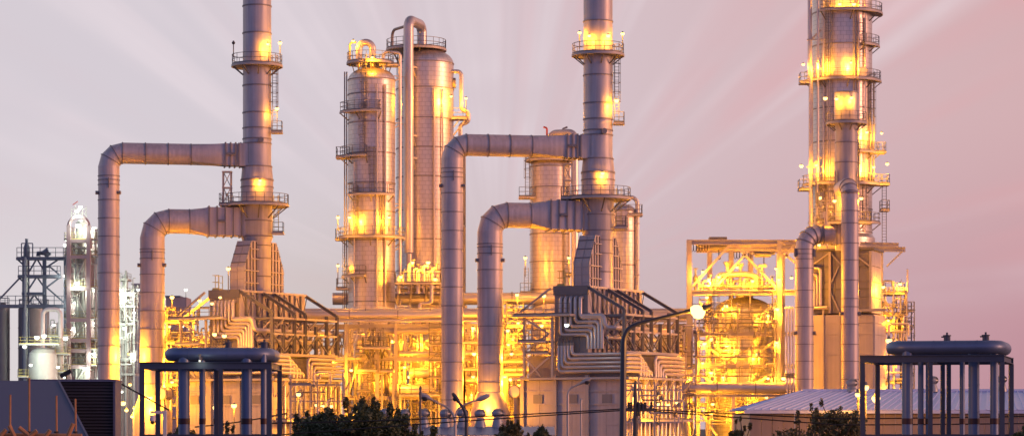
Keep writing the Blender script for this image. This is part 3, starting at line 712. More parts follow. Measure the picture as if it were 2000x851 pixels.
# ================================================================== RIGHT-HAND TOWER, STACK, DUCTS AND HEATER
te = column('tallest metal-clad tower on the right, running out of the top of the picture', 1645, 312, 116, -60, 476, rings=(-20, 28, 92, 155, 215, 280, 352, 410, 455), dome=False, name='fractionating_tower')
ze = lambda py: te.q(0, py)[2]; XE = lambda px, dy=0: te.q(px, 0, dy)[0]
te.part('skirt', MB().lathe([(te.r+.35, .02), (te.r+.35, ze(466)), (te.r, ze(458))], n=56), cladding(te.r+.35))
platform(te, ze(28), te.r, te.r+1.25, 230, 375)
platform(te, ze(160), te.r, te.r+1.1, 185, 360)
platform(te, ze(362), te.r, te.r+1.3, 180, 365)
for px0, px1, py in ((1562, 1582, 165), (1700, 1730, 300), (1560, 1584, 372), (1720, 1737, 412), (1700, 1737, 362)):
    deck(te, XE(px0, -2), XE(px1, -2), -2.6, -.6, ze(py), 'flr')
te.part('downcomer_pipe', MB().tube(fillet([(XE(1581, -2), -2.4, ze(-50)), (XE(1581, -2), -2.4, ze(130)), (XE(1583, -2), -2.4, ze(150)), (XE(1583, -2), -2.4, .05)], .5), .27, 12), M_PIPE)
te.part('riser_pipe', MB().tube([(XE(1597, -3), -3.3, .05), (XE(1597, -3), -3.3, ze(-50))], .14, 10), M_PIPE)
for px in (1618, 1622): te.part('instrument_line', MB().tube([(XE(px, -3.6), -3.65, ze(440)), (XE(px, -3.6), -3.65, ze(-50))], .07, 8), M_BPIPE)
te.part('ladder', MB().ladder(XE(1617, -3.5), -3.75, ze(155), ze(28), 'x'), M_RAIL, smooth=False)
te.part('ladder', MB().ladder(XE(1703, -1.6), -1.7, ze(300), ze(160), 'x'), M_RAIL, smooth=False)
te.part('ladder', MB().ladder(XE(1727, -1), -1.0, ze(480), ze(362), 'x', cage=False), M_RAIL, smooth=False)
for px in (1700, 1706): te.part('riser_pipe', MB().tube([(XE(px, -2), -2.2, ze(362)), (XE(px, -2), -2.2, ze(165))], .10, 8), M_BPIPE)
for px, r_ in ((1609, .10), (1668, .09), (1676, .13), (1690, .10)):
    xx = XE(px, -3); te.part('instrument_line', MB().tube([(xx, -math.sqrt(max(.2, (te.r+.2)**2-xx*xx)), ze(455)), (xx, -math.sqrt(max(.2, (te.r+.2)**2-xx*xx)), ze(-50))], r_, 8), M_PIPE if r_ > .095 else M_BPIPE)
for px, y0, y1 in ((1672, 362, 300), (1682, 155, 60), (1605, 440, 362), (1688, 440, 365)):
    xx = XE(px, -3); te.part('ladder', MB().ladder(xx, -math.sqrt(max(.2, (te.r+.3)**2-xx*xx)), ze(y0), ze(y1), 'x'), M_RAIL, smooth=False)
platform(te, ze(300), te.r, te.r+.95, 290, 350)
platform(te, ze(436), te.r, te.r+1.0, 200, 350)
platform(te, ze(92), te.r, te.r+.9, 300, 355)
te.part('manway', MB().tube([(XE(1684, -3), -2.9, ze(148)), (XE(1685, -3), -3.5, ze(148))], .55, 18), M_PIPE)
for py in (66, 312): te.part('pipe_bracket', MB().beam((XE(1583, -2), -2.6, ze(py+18)), (XE(1604, -3), -3.1, ze(py)), .18).beam((XE(1575, -2), -2.6, ze(py+18)), (XE(1606, -2), -2.9, ze(py+18)), .14), M_STEEL, smooth=False)

sc = Thing('exhaust_stack', 'short steel stack with lit top platform in front of the tallest tower', 'stack', 1653, 284)
zs_ = lambda py: sc.q(0, py)[2]; rs = 21.5/F*284
sc.part('shell', MB().lathe([(rs, zs_(490)), (rs, zs_(244)), (rs+.10, zs_(238)), (rs+.10, zs_(180)), (rs-.04, zs_(180)), (rs-.04, zs_(195))], n=40), M_STACK)
for py in (279, 318, 182, 236): ring_at(sc, zs_(py), rs+(.08 if py < 240 else 0), h=.12)
platform(sc, zs_(240), rs+.1, 2.25)
mb = MB()
for x in (-rs-.12, rs+.05): mb.box(x, x+.1, -rs*.6-.1, -rs*.6+.2, zs_(372), zs_(335))
sc.part('guide_rail', mb, M_RING, smooth=False)
deck(sc, sc.q(1615, 0)[0], sc.q(1697, 0)[0], -2.3, -1.0, zs_(436), 'flr')
sc.part('damper_box', MB().box(sc.q(1618, 0)[0], sc.q(1650, 0)[0], -1.2, 1.2, zs_(478), zs_(432)), M_STACK, smooth=False)
for px in (1622, 1632, 1640): sc.part('box_rib', MB().box(sc.q(px, 0)[0]-.07, sc.q(px, 0)[0]+.07, -1.3, -1.205, zs_(480), zs_(430)), M_RING, smooth=False)

d1 = Thing('flue_duct', 'slim flue duct standing before the short stack with its bend turned away', 'duct', 1660, 279)
rr = 16.8/F*279; zt = d1.q(0, 362)[2]
pth = fillet([(0, 0, .02), (0, 0, zt), (-.25, 4.6, zt)], 1.5, 4)
d1.part('vertical_run', MB().tube(pth[:2], rr, 36, False), M_DUCT)
d1.part('mitred_elbow', MB().tube(pth[1:6], rr, 36, False, t0=(0, 0, 1), t1=pth[-1]-pth[-2]), M_DUCT)
d1.part('horizontal_run', MB().tube(pth[5:], rr, 36), M_DUCT)
for i in (2, 3, 4): ring_dir(d1, pth[i], pth[i+1]-pth[i-1], rr, .09, .06)
for py in [376, 412, 436, 475, 508, 547, 583, 599, 633, 672, 705, 740, 775]: ring_at(d1, d1.q(0, py)[2], rr, h=.09, pr=.055, name='flange_ring')
for sx in (-1, 1): d1.part('inspection_port', MB().tube([(sx*(rr-.1), -.4, d1.q(0, 612)[2]), (sx*(rr+.22), -.45, d1.q(0, 612)[2])], .2, 12), M_RING)
d2 = Thing('flue_duct', 'short flue duct left of the grey heater with its bend to the right', 'duct', 1571, 279)
rr = 17.8/F*279; zc = d2.q(0, 457)[2]
pth = fillet([(0, 0, .02), (0, 0, zc), (d2.q(1622, 0, 1.5)[0], 1.5, zc)], 1.55, 4)
d2.part('vertical_run', MB().tube(pth[:2], rr, 36, False), M_DUCT)
d2.part('mitred_elbow', MB().tube(pth[1:6], rr, 36, False, t0=(0, 0, 1), t1=pth[-1]-pth[-2]), M_DUCT)
d2.part('horizontal_run', MB().tube(pth[5:], rr, 36), M_DUCT)
for i in (2, 3, 4, 5): ring_dir(d2, pth[i], pth[i+1]-pth[i-1], rr, .11, .08)
ring_dir(d2, pth[5]+Vector((.75, .03, 0)), (1, 0, 0), rr, .11, .08)
for py in [487, 496, 506, 524, 567, 600, 637, 672, 705, 740]: ring_at(d2, d2.q(0, py)[2], rr, h=.09, pr=.055, name='flange_ring')
for sx in (-1, 1): d2.part('inspection_port', MB().tube([(sx*(rr-.1), -.4, d2.q(0, 650)[2]), (sx*(rr+.22), -.45, d2.q(0, 650)[2])], .2, 12), M_RING)
for sx in (-1, 1): d2.part('lifting_lug', MB().box(sx*(rr+.05)-.12, sx*(rr+.05)+.12, -.6, -.2, d2.q(0, 502)[2], d2.q(0, 486)[2]), M_RING, smooth=False)

hc = Thing('fired_heater', 'boxy grey fired heater below the tallest tower on the right', 'heater', 1652, 287, rz=R(-20))
zh = lambda py: PZ(py, 287)
hc.part('upper_casing', MB().box(-3.35, 3.35, -2.3, 2.6, zh(613), zh(492)), M_GPANEL, smooth=False)
for i in range(5):
    for j in range(4):
        a = -3.35+i*1.34; b0 = zh(613)+(zh(492)-zh(613))*j/4; b1 = zh(613)+(zh(492)-zh(613))*(j+1)/4
        hc.part('front_panel', MB().box(a+.03, a+1.31, -2.42, -2.31, b0+.03, b1-.03), M_GPANEL, smooth=False)
for i in range(4):
    for j in range(4):
        a = -2.3+i*1.22; b0 = zh(613)+(zh(492)-zh(613))*j/4; b1 = zh(613)+(zh(492)-zh(613))*(j+1)/4
        hc.part('side_panel', MB().box(3.36, 3.46, a+.03, a+1.19, b0+.03, b1-.03), M_CPANEL, smooth=False)
hc.part('roof_slab', MB().box(-3.6, 3.75, -2.7, 2.8, zh(491)-.05, zh(488)), M_DSTEEL, smooth=False)
for u in (-3.4, -1.2, 1.2, 3.35): hc.part('buckstay', MB().box(u-.13, u+.13, -2.75, -2.44, zh(613), zh(494)), M_STEEL, smooth=False)
for (a, b) in (((-3.3, 520), (-1.2, 495)), ((-1.2, 495), (.3, 524)), ((1.2, 495), (3.3, 524)), ((-1.2, 560), (-.2, 522)), ((-1.2, 570), (-.2, 608))):
    hc.part('diagonal_brace', MB().beam((a[0], -2.6, zh(a[1])), (b[0], -2.6, zh(b[1])), .14), M_STEEL, smooth=False)
for py in (524, 566): hc.part('girt', MB().box(-3.4, 3.4, -2.54, -2.44, zh(py)-.08, zh(py)+.08), M_DSTEEL, smooth=False)
hc.part('lower_casing', MB().box(-3.75, 3.7, -2.6, 3.2, .02, zh(616)), M_CPANEL, smooth=False)
zl = [.05, 4, 8.0, zh(780), zh(735), zh(695), zh(655), zh(633), zh(618)]
for i in range(4):
    for j in range(len(zl)-1):
        a = -3.75+i*1.8625; hc.part('lower_panel', MB().box(a+.03, a+1.83, -2.72, -2.61, zl[j]+.02, zl[j+1]-.02), M_CPANEL, smooth=False)
for j in range(len(zl)-1):
    for a in (-2.6, -.65, 1.3): hc.part('lower_panel', MB().box(3.71, 3.80, a+.03, a+1.92, zl[j]+.02, zl[j+1]-.02), M_CPANEL, smooth=False)
hc.part('lower_post', MB().box(-1.99, -1.8, -2.95, -2.74, .02, zh(600)), M_STEEL, smooth=False)
for i in range(4):
    pts = [(-3.2-.1, -3.0, zh(525+13*i)), (-2.2-.32*i, -3.0, zh(525+13*i)), (-2.2-.32*i, -3.0, zh(598))]
    hc.part('coil_pipe', MB().tube(fillet(pts, .35), .15, 10), M_PIPE)
hc.part('coil_header', MB().tube([(-3.5, -3.0, zh(602)), (-1.4, -3.0, zh(602))], .2, 10), M_PIPE)
hc.part('ledge', MB().box(1.3, 5.2, -3.4, -2.75, zh(611), zh(606)), M_STEEL, smooth=False)
# crane gantry arm over the heater roof
cg = Thing('crane_gantry', 'yellow-lit horizontal crane beam jutting right above the grey heater', 'gantry', 1700, 293)
cg.part('runway_beam', MB().ibeam(cg.q(1590, 484), cg.q(1768, 487), .55, .5, .1), M_STEEL, smooth=False)
cg.part('runway_beam', MB().ibeam(cg.q(1680, 476, 2.5), cg.q(1755, 478, 2.5), .45, .4, .1), M_STEEL, smooth=False)
cg.part('post', MB().beam((cg.q(1688, 0)[0], 0, .02), cg.q(1688, 483), .35), M_STEEL, smooth=False)
cg.part('post', MB().beam((cg.q(1722, 0)[0], .3, .02), cg.q(1722, 483, .3), .3), M_STEEL, smooth=False)
cg.part('strut', MB().beam(cg.q(1732, 520), cg.q(1763, 490), .18), M_STEEL, smooth=False)
# stair tower with pipework right of the heater
sx_ = Thing('stair_tower', 'cluttered access platforms and railings right of the grey heater', 'platform', 1745, 292)
q = sx_.q
for px in (1722, 1745, 1770):
    for dy in (0, 3): sx_.part('post', MB().beam((q(px, 0, dy)[0], dy, .02), q(px, 548 if px < 1760 else 590, dy), .2), M_STEEL, smooth=False)
for (a, b, py) in ((1718, 1772, 612), (1722, 1778, 645), (1726, 1765, 572), (1718, 1775, 700), (1722, 1770, 745)):
    deck(sx_, q(a, 0)[0], q(b, 0)[0], -1.0, 3.2, q(0, py)[2], 'flr')
sx_.part('drum', MB().tube([q(1724, 630, -.5), q(1764, 634, -.5)], .55, 16), M_MACH)
sx_.part('stair', MB().beam(q(1712, 566, -1.2), q(1748, 612, -1.2), .2).beam(q(1760, 612, -1.2), q(1738, 645, -1.2), .2), M_STEEL, smooth=False)
for i, (px, y0, y1) in enumerate(((1729, 560, 700), (1736, 600, 745), (1752, 560, 640), (1760, 610, 760), (1766, 590, 700))):
    sx_.part('riser_pipe', MB().tube([q(px, y0, -.3+.4*i), q(px, y1, -.3+.4*i)], .13+.03*(i % 2), 10), M_PIPE)
for px in (1760, 1772, 1780, 1786): sx_.part('scaffold_tube', MB().tube([(q(px, 0)[0], 1.5, .02), q(px, 600 if px > 1765 else 545, 1.5)], .035, 6), M_RAIL)
for py in (605, 655, 720): sx_.part('scaffold_tube', MB().tube([q(1755, py, 1.5), q(1788, py, 1.5)], .035, 6), M_RAIL)

# ================================================================== REACTOR STRUCTURE
rf = Thing('process_structure', 'open steel frame with crane beams around the yellow-lit reactor', 'steel frame', 1435, 287)
q = rf.q; LV = {'roof': 473, 'deck': 571, 'b1': 652, 'b2': 715, 'b3': 780}
posts = [(1346, 0), (1522, 0), (1386, 7), (1428, 7), (1466, 7), (1528, 7)]
for px, dy in posts: rf.part('post', MB().ibeam((q(px, 0, dy)[0], dy, .02), q(px, 468, dy), .62 if dy == 0 else .5, .55, .12), M_STEEL, smooth=False)
for px in (1362, 1520): rf.part('lower_post', MB().beam((q(px, 0, -.5)[0], -.5, .02), q(px, 640, -.5), .4), M_STEEL, smooth=False)
for (y, h, dy) in ((473, .55, 0), (473, .45, 7), (571, .6, 0), (571, .5, 7), (652, .5, 0), (715, .5, 0), (652, .4, 7), (715, .4, 7), (790, .5, 0)):
    rf.part('beam', MB().ibeam(q(1342, y, dy), q(1560, y, dy), h, .45, .1), M_STEEL, smooth=False)
for px in (1346, 1522):
    for y in (475, 571, 652, 715): rf.part('beam', MB().beam(q(px, y, .3), q(px, y, 6.8), .32), M_STEEL, smooth=False)
for a, b in (((1350, 562), (1427, 476)), ((1434, 476), (1516, 562)), ((1390, 570), (1470, 480)), ((1520, 520), (1550, 480)), ((1526, 490), (1556, 515)),
             ((1366, 590), (1432, 648)), ((1438, 648), (1518, 590)), ((1366, 665), (1430, 712)), ((1436, 712), (1516, 665)), ((1366, 730), (1400, 752)), ((1470, 752), (1516, 725)), ((1420, 770), (1450, 850)), ((1366, 800), (1400, 850))):
    rf.part('diagonal_brace', MB().beam(q(*a, -.05), q(*b, -.05), .24), M_STEEL, smooth=False)
for y in (571, 652, 715):
    deck(rf, q(1350, 0, 0)[0], q(1518, 0, 0)[0], .4, 1.6, q(0, y-2)[2], 'f', rmat=M_RAIL)
rf.part('deck_plate', MB().box(q(1350, 0, 7)[0], q(1518, 0)[0], 1.7, 6.6, q(0, 569)[2]-.15, q(0, 569)[2]), M_STEEL, smooth=False)
for y in (482, 489): rf.part('crane_rail', MB().ibeam(q(1360, y, 2.5 if y < 485 else 4.5), q(1555, y, 2.5 if y < 485 else 4.5), .5, .3, .08), M_STEEL, smooth=False)
rf.part('roof_box', MB().box(q(1386, 0, 1)[0], q(1420, 0, 1)[0], 1, 3, q(0, 468)[2], q(0, 461)[2]), M_DSTEEL, smooth=False)
def hoist(label, px, py, w_):
    h = Thing('chain_hoist', label, 'hoist', loc=(PX(px, 289.3), 289.3, PZ(py, 289.3)))
    h.part('trolley', MB().box(-w_, w_, -.3, .3, -.15, .25), M_MACH, smooth=False)
    h.part('motor', MB().tube([(-w_*.9, -.35, -.15), (w_*.6, -.35, -.15)], .28, 12), M_MACH)
    h.part('hook', MB().tube(fillet([(0, 0, -.2), (0, 0, -1.1), (.16, 0, -1.2), (.16, 0, -1.38), (-.05, 0, -1.45)], .06, 3), .06, 8), M_BLACK)
    for i in range(6):
        x = -w_-.25-.32*i; h.part('festoon_loop', MB().tube([(x, 0, .2), (x-.03, 0, -.45), (x-.16, 0, -.6), (x-.29, 0, -.45), (x-.32, 0, .2)], .04, 6), M_BLACK)
hoist('left chain hoist with hanging hook under the reactor frame roof', 1404, 481, 1.0)
hoist('right chain hoist with hanging hook under the reactor frame roof', 1492, 495, 1.2)
rv = column('fat domed reactor vessel glowing yellow inside the open steel frame', 1452, 291.2, 122, 580, None, tint=(.60, .57, .52), rings=(604, 640, 690, 735, 790), name='reactor_vessel')
rv.part('top_nozzle', MB().lathe([(.9, 0), (.9, .5), (1.15, .5), (1.15, .7), (.3, .9)], (0, 0, rv.zt-.3), 24), M_PIPE)
for sgn, px in ((-1, 1384), (1, 1512)):
    for i in range(2): rv.part('side_riser', MB().tube([(rv.q(px+sgn*5*i, 0)[0], -1.2, .05), (rv.q(px+sgn*5*i, 0)[0], -1.2, rv.q(0, 590)[2])], .16, 10), M_PIPE)
rv.part('instrument_bridle', MB().tube(fillet([rv.q(1472, 690, -3.7), rv.q(1472, 672, -3.7), rv.q(1442, 692, -3.7), rv.q(1405, 693, -3.7)], .1), .07, 8), M_BPIPE)
# machinery on the top deck
tm = Thing('valve_manifold', 'tangle of pipes and valves on the top deck of the reactor frame', 'manifold', 1440, 288.6)
q = tm.q; zd = q(0, 569)[2]
tm.part('main_header', MB().tube(fillet([q(1402, 566), q(1402, 537), q(1455, 535), q(1478, 540), q(1478, 566)], .5), .34, 14), M_PIPE)
tm.part('lower_header', MB().tube([q(1366, 560, -.3), q(1512, 560, -.3)], .22, 12), M_PIPE)
tm.part('relief_stack', MB().lathe([(.2, 0), (.2, 2.0), (.5, 2.5), (.5, 2.6)], q(1421, 556, .4), 14), M_PIPE)
tm.part('relief_stack', MB().lathe([(.2, 0), (.2, 1.9), (.42, 2.3), (.42, 2.4)], q(1446, 556, .4), 14), M_PIPE)
for i, (px, h_, r_) in enumerate(((1358, 2.6, .22), (1366, 1.8, .15), (1375, 1.4, .2), (1388, 1.9, .25), (1411, 1.3, .3), (1430, 1.5, .22), (1437, 1.1, .3), (1460, 1.6, .28), (1468, 1.2, .2), (1482, 2.6, .22), (1490, 1.8, .3), (1500, 1.3, .2), (1508, 1.7, .22))):
    x = q(px, 0)[0]; yy = (-.2, .8, 1.6, .3)[i % 4]
    tm.part('valve_body', MB().lathe([(r_*.7, 0), (r_*.7, h_*.4), (r_*1.3, h_*.45), (r_*1.3, h_*.6), (r_*.5, h_*.7), (r_*.4, h_*.95), (r_*1.2, h_*.96), (r_*1.2, h_)], (x, yy, zd), 12), M_PIPE if i % 2 else M_MACH)
tm.part('tee_stand', MB().beam(q(1488, 560, .5), q(1488, 522, .5), .2).beam(q(1481, 519, .5), q(1497, 519, .5), .3), M_STEEL, smooth=False)
for k_ in range(7):
    a = q(1372+20*k_, 548-3*(k_ % 3), -.4+.3*(k_ % 4)); b = q(1388+20*k_, 548-3*(k_ % 3), -.4+.3*(k_ % 4))
    tm.part('branch_pipe', MB().tube(fillet([a-Vector((0, 0, 1)), a, b, b-Vector((0, 0, 1.1))], .25), .12, 8), M_PIPE)
# bank of vertical pipes beside the frame
for i, px in enumerate((1537, 1543, 1549)):
    t = Thing('riser_pipe', '%s of three thin vertical pipes between reactor frame and short duct' % ('left', 'middle', 'right')[i], 'pipe', px, 283)
    t.part('pipe', MB().tube(fillet([(0, 0, .02), (0, 0, t.q(0, 600)[2]), (0, 1.5, t.q(0, 600)[2])], .3), .12, 8), M_PIPE)
    t.part('valve', MB().lathe([(.12, 0), (.28, .1), (.28, .5), (.12, .6)], (0, 0, t.q(0, 738)[2]), 10), M_MACH)
bl = Thing('transfer_line', 'fat horizontal pipe low in front of the reactor frame', 'pipe', 1440, 283.5)
for a, b in ((1334, 1400), (1400, 1475), (1475, 1556)): bl.part('pipe_section', MB().tube([bl.q(a, 757), bl.q(b, 757)], .62, 20), M_PIPE)
for px in (1400, 1475): ring_dir(bl, bl.q(px, 757), (1, 0, 0), .62, .12, .06)
bl.part('support_beam', MB().ibeam(bl.q(1334, 772), bl.q(1556, 772), .3, .4, .08), M_STEEL, smooth=False)
for px in (1340, 1432, 1545): bl.part('support_post', MB().beam((bl.q(px, 0)[0], 0, .02), bl.q(px, 772), .35), M_STEEL, smooth=False)

# ================================================================== CENTRAL PIPE RACK
pr = Thing('pipe_rack', 'long braced steel pipe rack running across behind the ducts', 'pipe rack', 960, 288)
q = pr.q; rows = (0, 6)
cols = [590, 676, 773, 868, 915, 1012, 1110, 1205, 1262, 1336]
for dy in rows:
    for px in cols:
        pr.part('post', MB().ibeam((q(px, 0)[0], dy, .02), (q(px, 0)[0], dy, q(0, 632)[2]), .34, .34, .08), M_STEEL, smooth=False)
    for y, h in ((636, .4), (701, .42), (776, .4)):
        for a, b in zip(cols[:-1], cols[1:]):
            pr.part('beam', MB().ibeam((q(a, 0)[0]+.17, dy, q(0, y)[2]), (q(b, 0)[0]-.17, dy, q(0, y)[2]), h, .32, .07), M_STEEL, smooth=False)
for px in cols:
    for y in (632, 701, 776): pr.part('cross_beam', MB().beam((q(px, 0)[0], .1, q(0, y)[2]-.05), (q(px, 0)[0], 5.9, q(0, y)[2]-.05), .26), M_STEEL, smooth=False)
for i, (a, b) in enumerate(zip(cols[:-1], cols[1:])):
    xa, xb = q(a, 0)[0], q(b, 0)[0]; xm = (xa+xb)/2
    for (y0, y1) in ((640, 698), (704, 773), (780, 850)):
        z0, z1 = q(0, y1)[2], q(0, y0)[2]; dy = .12 if i % 2 else 5.8
        if i == 1:
            pr.part('diagonal_brace', MB().beam((xa+.2, .1, z0), ((xa+xm)/2, .1, z1), .13), M_STEEL, smooth=False)
            pr.part('diagonal_brace', MB().beam(((xa+xm)/2, .1, z1), (xm-.6, .1, z0), .13), M_STEEL, smooth=False)
            pr.part('mid_post', MB().beam((xm-.6, .1, z0), (xm-.6, .1, z1), .28), M_STEEL, smooth=False)
        else:
            pr.part('diagonal_brace', MB().beam((xa+.2, dy, z0), (xb-.2, dy, z1), .17), M_STEEL, smooth=False)
            pr.part('diagonal_brace', MB().beam((xa+.2, dy+.18, z1), (xb-.2, dy+.18, z0), .17), M_STEEL, smooth=False)
            if i % 2 == 0: pr.part('mid_post', MB().beam((xm, 5.6, z0), (xm, 5.6, z1), .24), M_STEEL, smooth=False)
def hpipe(label, px0, px1, py, Y, r, mat=None, flr=None, name='process_pipe', nsec=1):
    t = Thing(name, label, 'pipe', (px0+px1)/2, Y)
    for i in range(nsec):
        a = px0+(px1-px0)*i/nsec; b = px0+(px1-px0)*(i+1)/nsec
        t.part('pipe_section', MB().tube([t.q(a, py), t.q(b, py)], r, 18), mat or M_PIPE)
        if i: ring_dir(t, t.q(a, py), (1, 0, 0), r, .10, .05)
    for px in [px0+(px1-px0)*(i+.5)/4 for i in range(4)]:
        p = t.q(px, py); t.part('saddle', MB().box(p.x-.2, p.x+.2, -.3, .3, p.z-r-.14, p.z-r*.75), M_STEEL, smooth=False)
    return t
hpipe('front fat jacketed pipe lying along the top of the central pipe rack', 588, 1345, 615, 287.6, .50, nsec=8)
hpipe('second jacketed pipe behind the front one on the central pipe rack', 588, 1345, 609, 290, .42, nsec=6)
hpipe('thin pipe tucked under the top beam of the central pipe rack', 600, 1340, 626, 286.9, .17)
hpipe('middle-tier pipe inside the central pipe rack left of the centre ducts', 735, 860, 646, 289, .36)
hpipe('low horizontal pipe at rack mid height below the centre ducts', 780, 1020, 690, 290.5, .30)
hpipe('wide jacketed duct pipe at the bottom tier of the rack', 760, 1030, 762, 291, .75, nsec=2)
# vessels standing in the rack
def vdrum(label, px, Y, wpx, ytop, tint=(.58, .56, .52)):
    v = column(label, px, Y, wpx, ytop, None, tint=tint, rings=(660, 700, 740, 780), name='vertical_drum', n=32)
    v.part('top_nozzle', MB().lathe([(.25, 0), (.25, .5), (.42, .5), (.42, .62)], (0, 0, v.zt-.1), 14), M_PIPE)
    return v
vdrum('slim vertical drum behind the rack between twin columns', 782, 297.5, 26, 640)
vdrum('squat vertical drum behind the rack right of twin columns', 826, 299, 58, 650)
vdrum('vertical drum seen between the two centre flue ducts', 918, 297, 34, 655)
vdrum('vertical drum behind the rack right of the thick centre duct', 1002, 299, 44, 640)
vdrum('slim pale drum behind the rack right of the centre heater', 1300, 297, 40, 650)
vdrum('slim drum at the far left end of the pipe rack', 640, 300, 24, 672)
risers = [(693, .20, 700), (702, .13, 650), (722, .30, 660), (729, .12, 640), (738, .16, 640), (747, .13, 645), (754, .22, 690), (762, .12, 640), (790, .2, 636), (803, .14, 690), (842, .22, 640), (852, .14, 636),
          (906, .16, 636), (911, .12, 640), (925, .2, 640), (987, .2, 650), (996, .12, 640), (1006, .16, 690), (1320, .2, 636), (1328, .14, 660)]
for i, (px, r_, yt) in enumerate(risers):
    Yr = 289.5+(i*37 % 40)/10
    t = Thing('riser_pipe', 'vertical process pipe inside the rack, %s from the left' % (ORD+['seventeenth', 'eighteenth', 'nineteenth', 'twentieth'])[i].replace('leftmost', 'first'), 'pipe', px, Yr, group='rack riser pipes')
    zt = t.q(0, yt)[2]; sg = 1 if i % 2 else -1
    t.part('pipe', MB().tube(fillet([(0, 0, .02), (0, 0, zt), (sg*1.3, .2, zt), (sg*1.3, .2, zt-1.2)], .4), r_, 10), M_PIPE if i % 3 else M_BPIPE)
    t.part('flange', MB().lathe([(r_, 0), (r_+.12, 0), (r_+.12, .12), (r_, .12)], (0, 0, zt-2.5-(i % 3)), 12), M_RING)
# small valve platform hung in the rack
vp = Thing('valve_platform', 'small hanging platform with valve tree inside the rack below the nearer column', 'platform', 732, 286.3)
q = vp.q; fz = q(0, 678)[2]
deck(vp, q(708, 0)[0], q(762, 0)[0], -1.2, 1.0, fz, 'flr')
for px in (712, 720, 744, 752): vp.part('knee_brace', MB().beam((q(px, 0)[0], -1.0, fz-.2), (q(736, 0)[0]+(.5 if px > 736 else -.9), .9, fz-1.2), .15), M_RAIL, smooth=False)
for i in range(6):
    x = q(724+5*i, 0)[0]; vp.part('valve', MB().lathe([(.1, 0), (.1, .7), (.28, .8), (.28, 1.2), (.1, 1.3), (.06, 1.6+.25*(i % 3)), (.24, 1.62+.25*(i % 3)), (.24, 1.7+.25*(i % 3))], (x, -.4+.5*(i % 2), fz), 10), M_MACH)
vp.part('stem_post', MB().beam((q(736, 0)[0], .7, .02), (q(736, 0)[0], .7, fz-.2), .4), M_STEEL, smooth=False)
def bridge(label, px0, px1, py, Y, dep=2.2, posts=True):
    t = Thing('access_platform', label, 'platform', (px0+px1)/2, Y); q = t.q
    deck(t, q(px0, 0)[0], q(px1, 0)[0], -dep/2, dep/2, q(0, py)[2], 'flr')
    if posts:
        for px in (px0+2, px1-2):
            t.part('post', MB().beam((q(px, 0)[0], 0, .02), (q(px, 0)[0], 0, q(0, py)[2]-.2), .22), M_STEEL, smooth=False)
    return t
bridge('access platform low in the rack under the nearer column', 700, 738, 722, 287)
bridge('access platform low in the rack left of the slim centre duct', 744, 770, 723, 287.2)
bridge('railed walkway at rack base left of the thick centre duct', 780, 860, 770, 286.6)
bridge('railed platform between the two centre flue ducts', 905, 935, 668, 285)
bridge('lower platform between the two centre flue ducts', 905, 935, 720, 285)
bridge('stacked access platform right of the thick centre duct, top level', 985, 1030, 690, 282)
bridge('stacked access platform right of the thick centre duct, middle level', 982, 1028, 705, 281.5)
bridge('stacked access platform right of the thick centre duct, bottom level', 984, 1026, 730, 281)
bridge('railed walkway at the foot of the centre heater on its left', 985, 1045, 812, 276)
for i, (px, py, Y, L_, r_) in enumerate(((845, 728, 291, 2.6, .55), (920, 742, 286, 1.7, .5), (912, 690, 287.5, 1.5, .35), (1004, 722, 281.5, 1.6, .4), (1010, 764, 271, .9, .6), (322, 768, 277, .9, .6))):
    lab = ['horizontal exchanger lying deep in the rack left of the slim centre duct', 'large exchanger between the two centre ducts near the bottom', 'small exchanger between the two centre ducts at mid height', 'exchanger on the platforms right of the thick centre duct', 'round grey drum end beside the centre heater foot', 'round grey drum end seen through the left pipe frame'][i]
    t = Thing('heat_exchanger', lab, 'exchanger', px, Y); z0 = t.q(0, py)[2]
    ax = Vector((1, 0, 0)) if i < 4 else Vector((-.35, -.93, 0))
    t.part('shell', MB().tube([Vector((0, 0, z0))-ax*L_, Vector((0, 0, z0))+ax*L_], r_, 20), M_PIPE)
    for s_ in (-1, 1): t.part('channel_flange', MB().tube([Vector((0, 0, z0))+ax*(s_*L_*.8-.06), Vector((0, 0, z0))+ax*(s_*L_*.8+.06)], r_+.12, 20), M_RING)
    for s_ in (-1, 1): t.part('saddle', MB().beam(Vector((0, 0, .02))+ax*s_*L_*.5, Vector((0, 0, z0-r_*.8))+ax*s_*L_*.5, .3), M_STEEL, smooth=False)
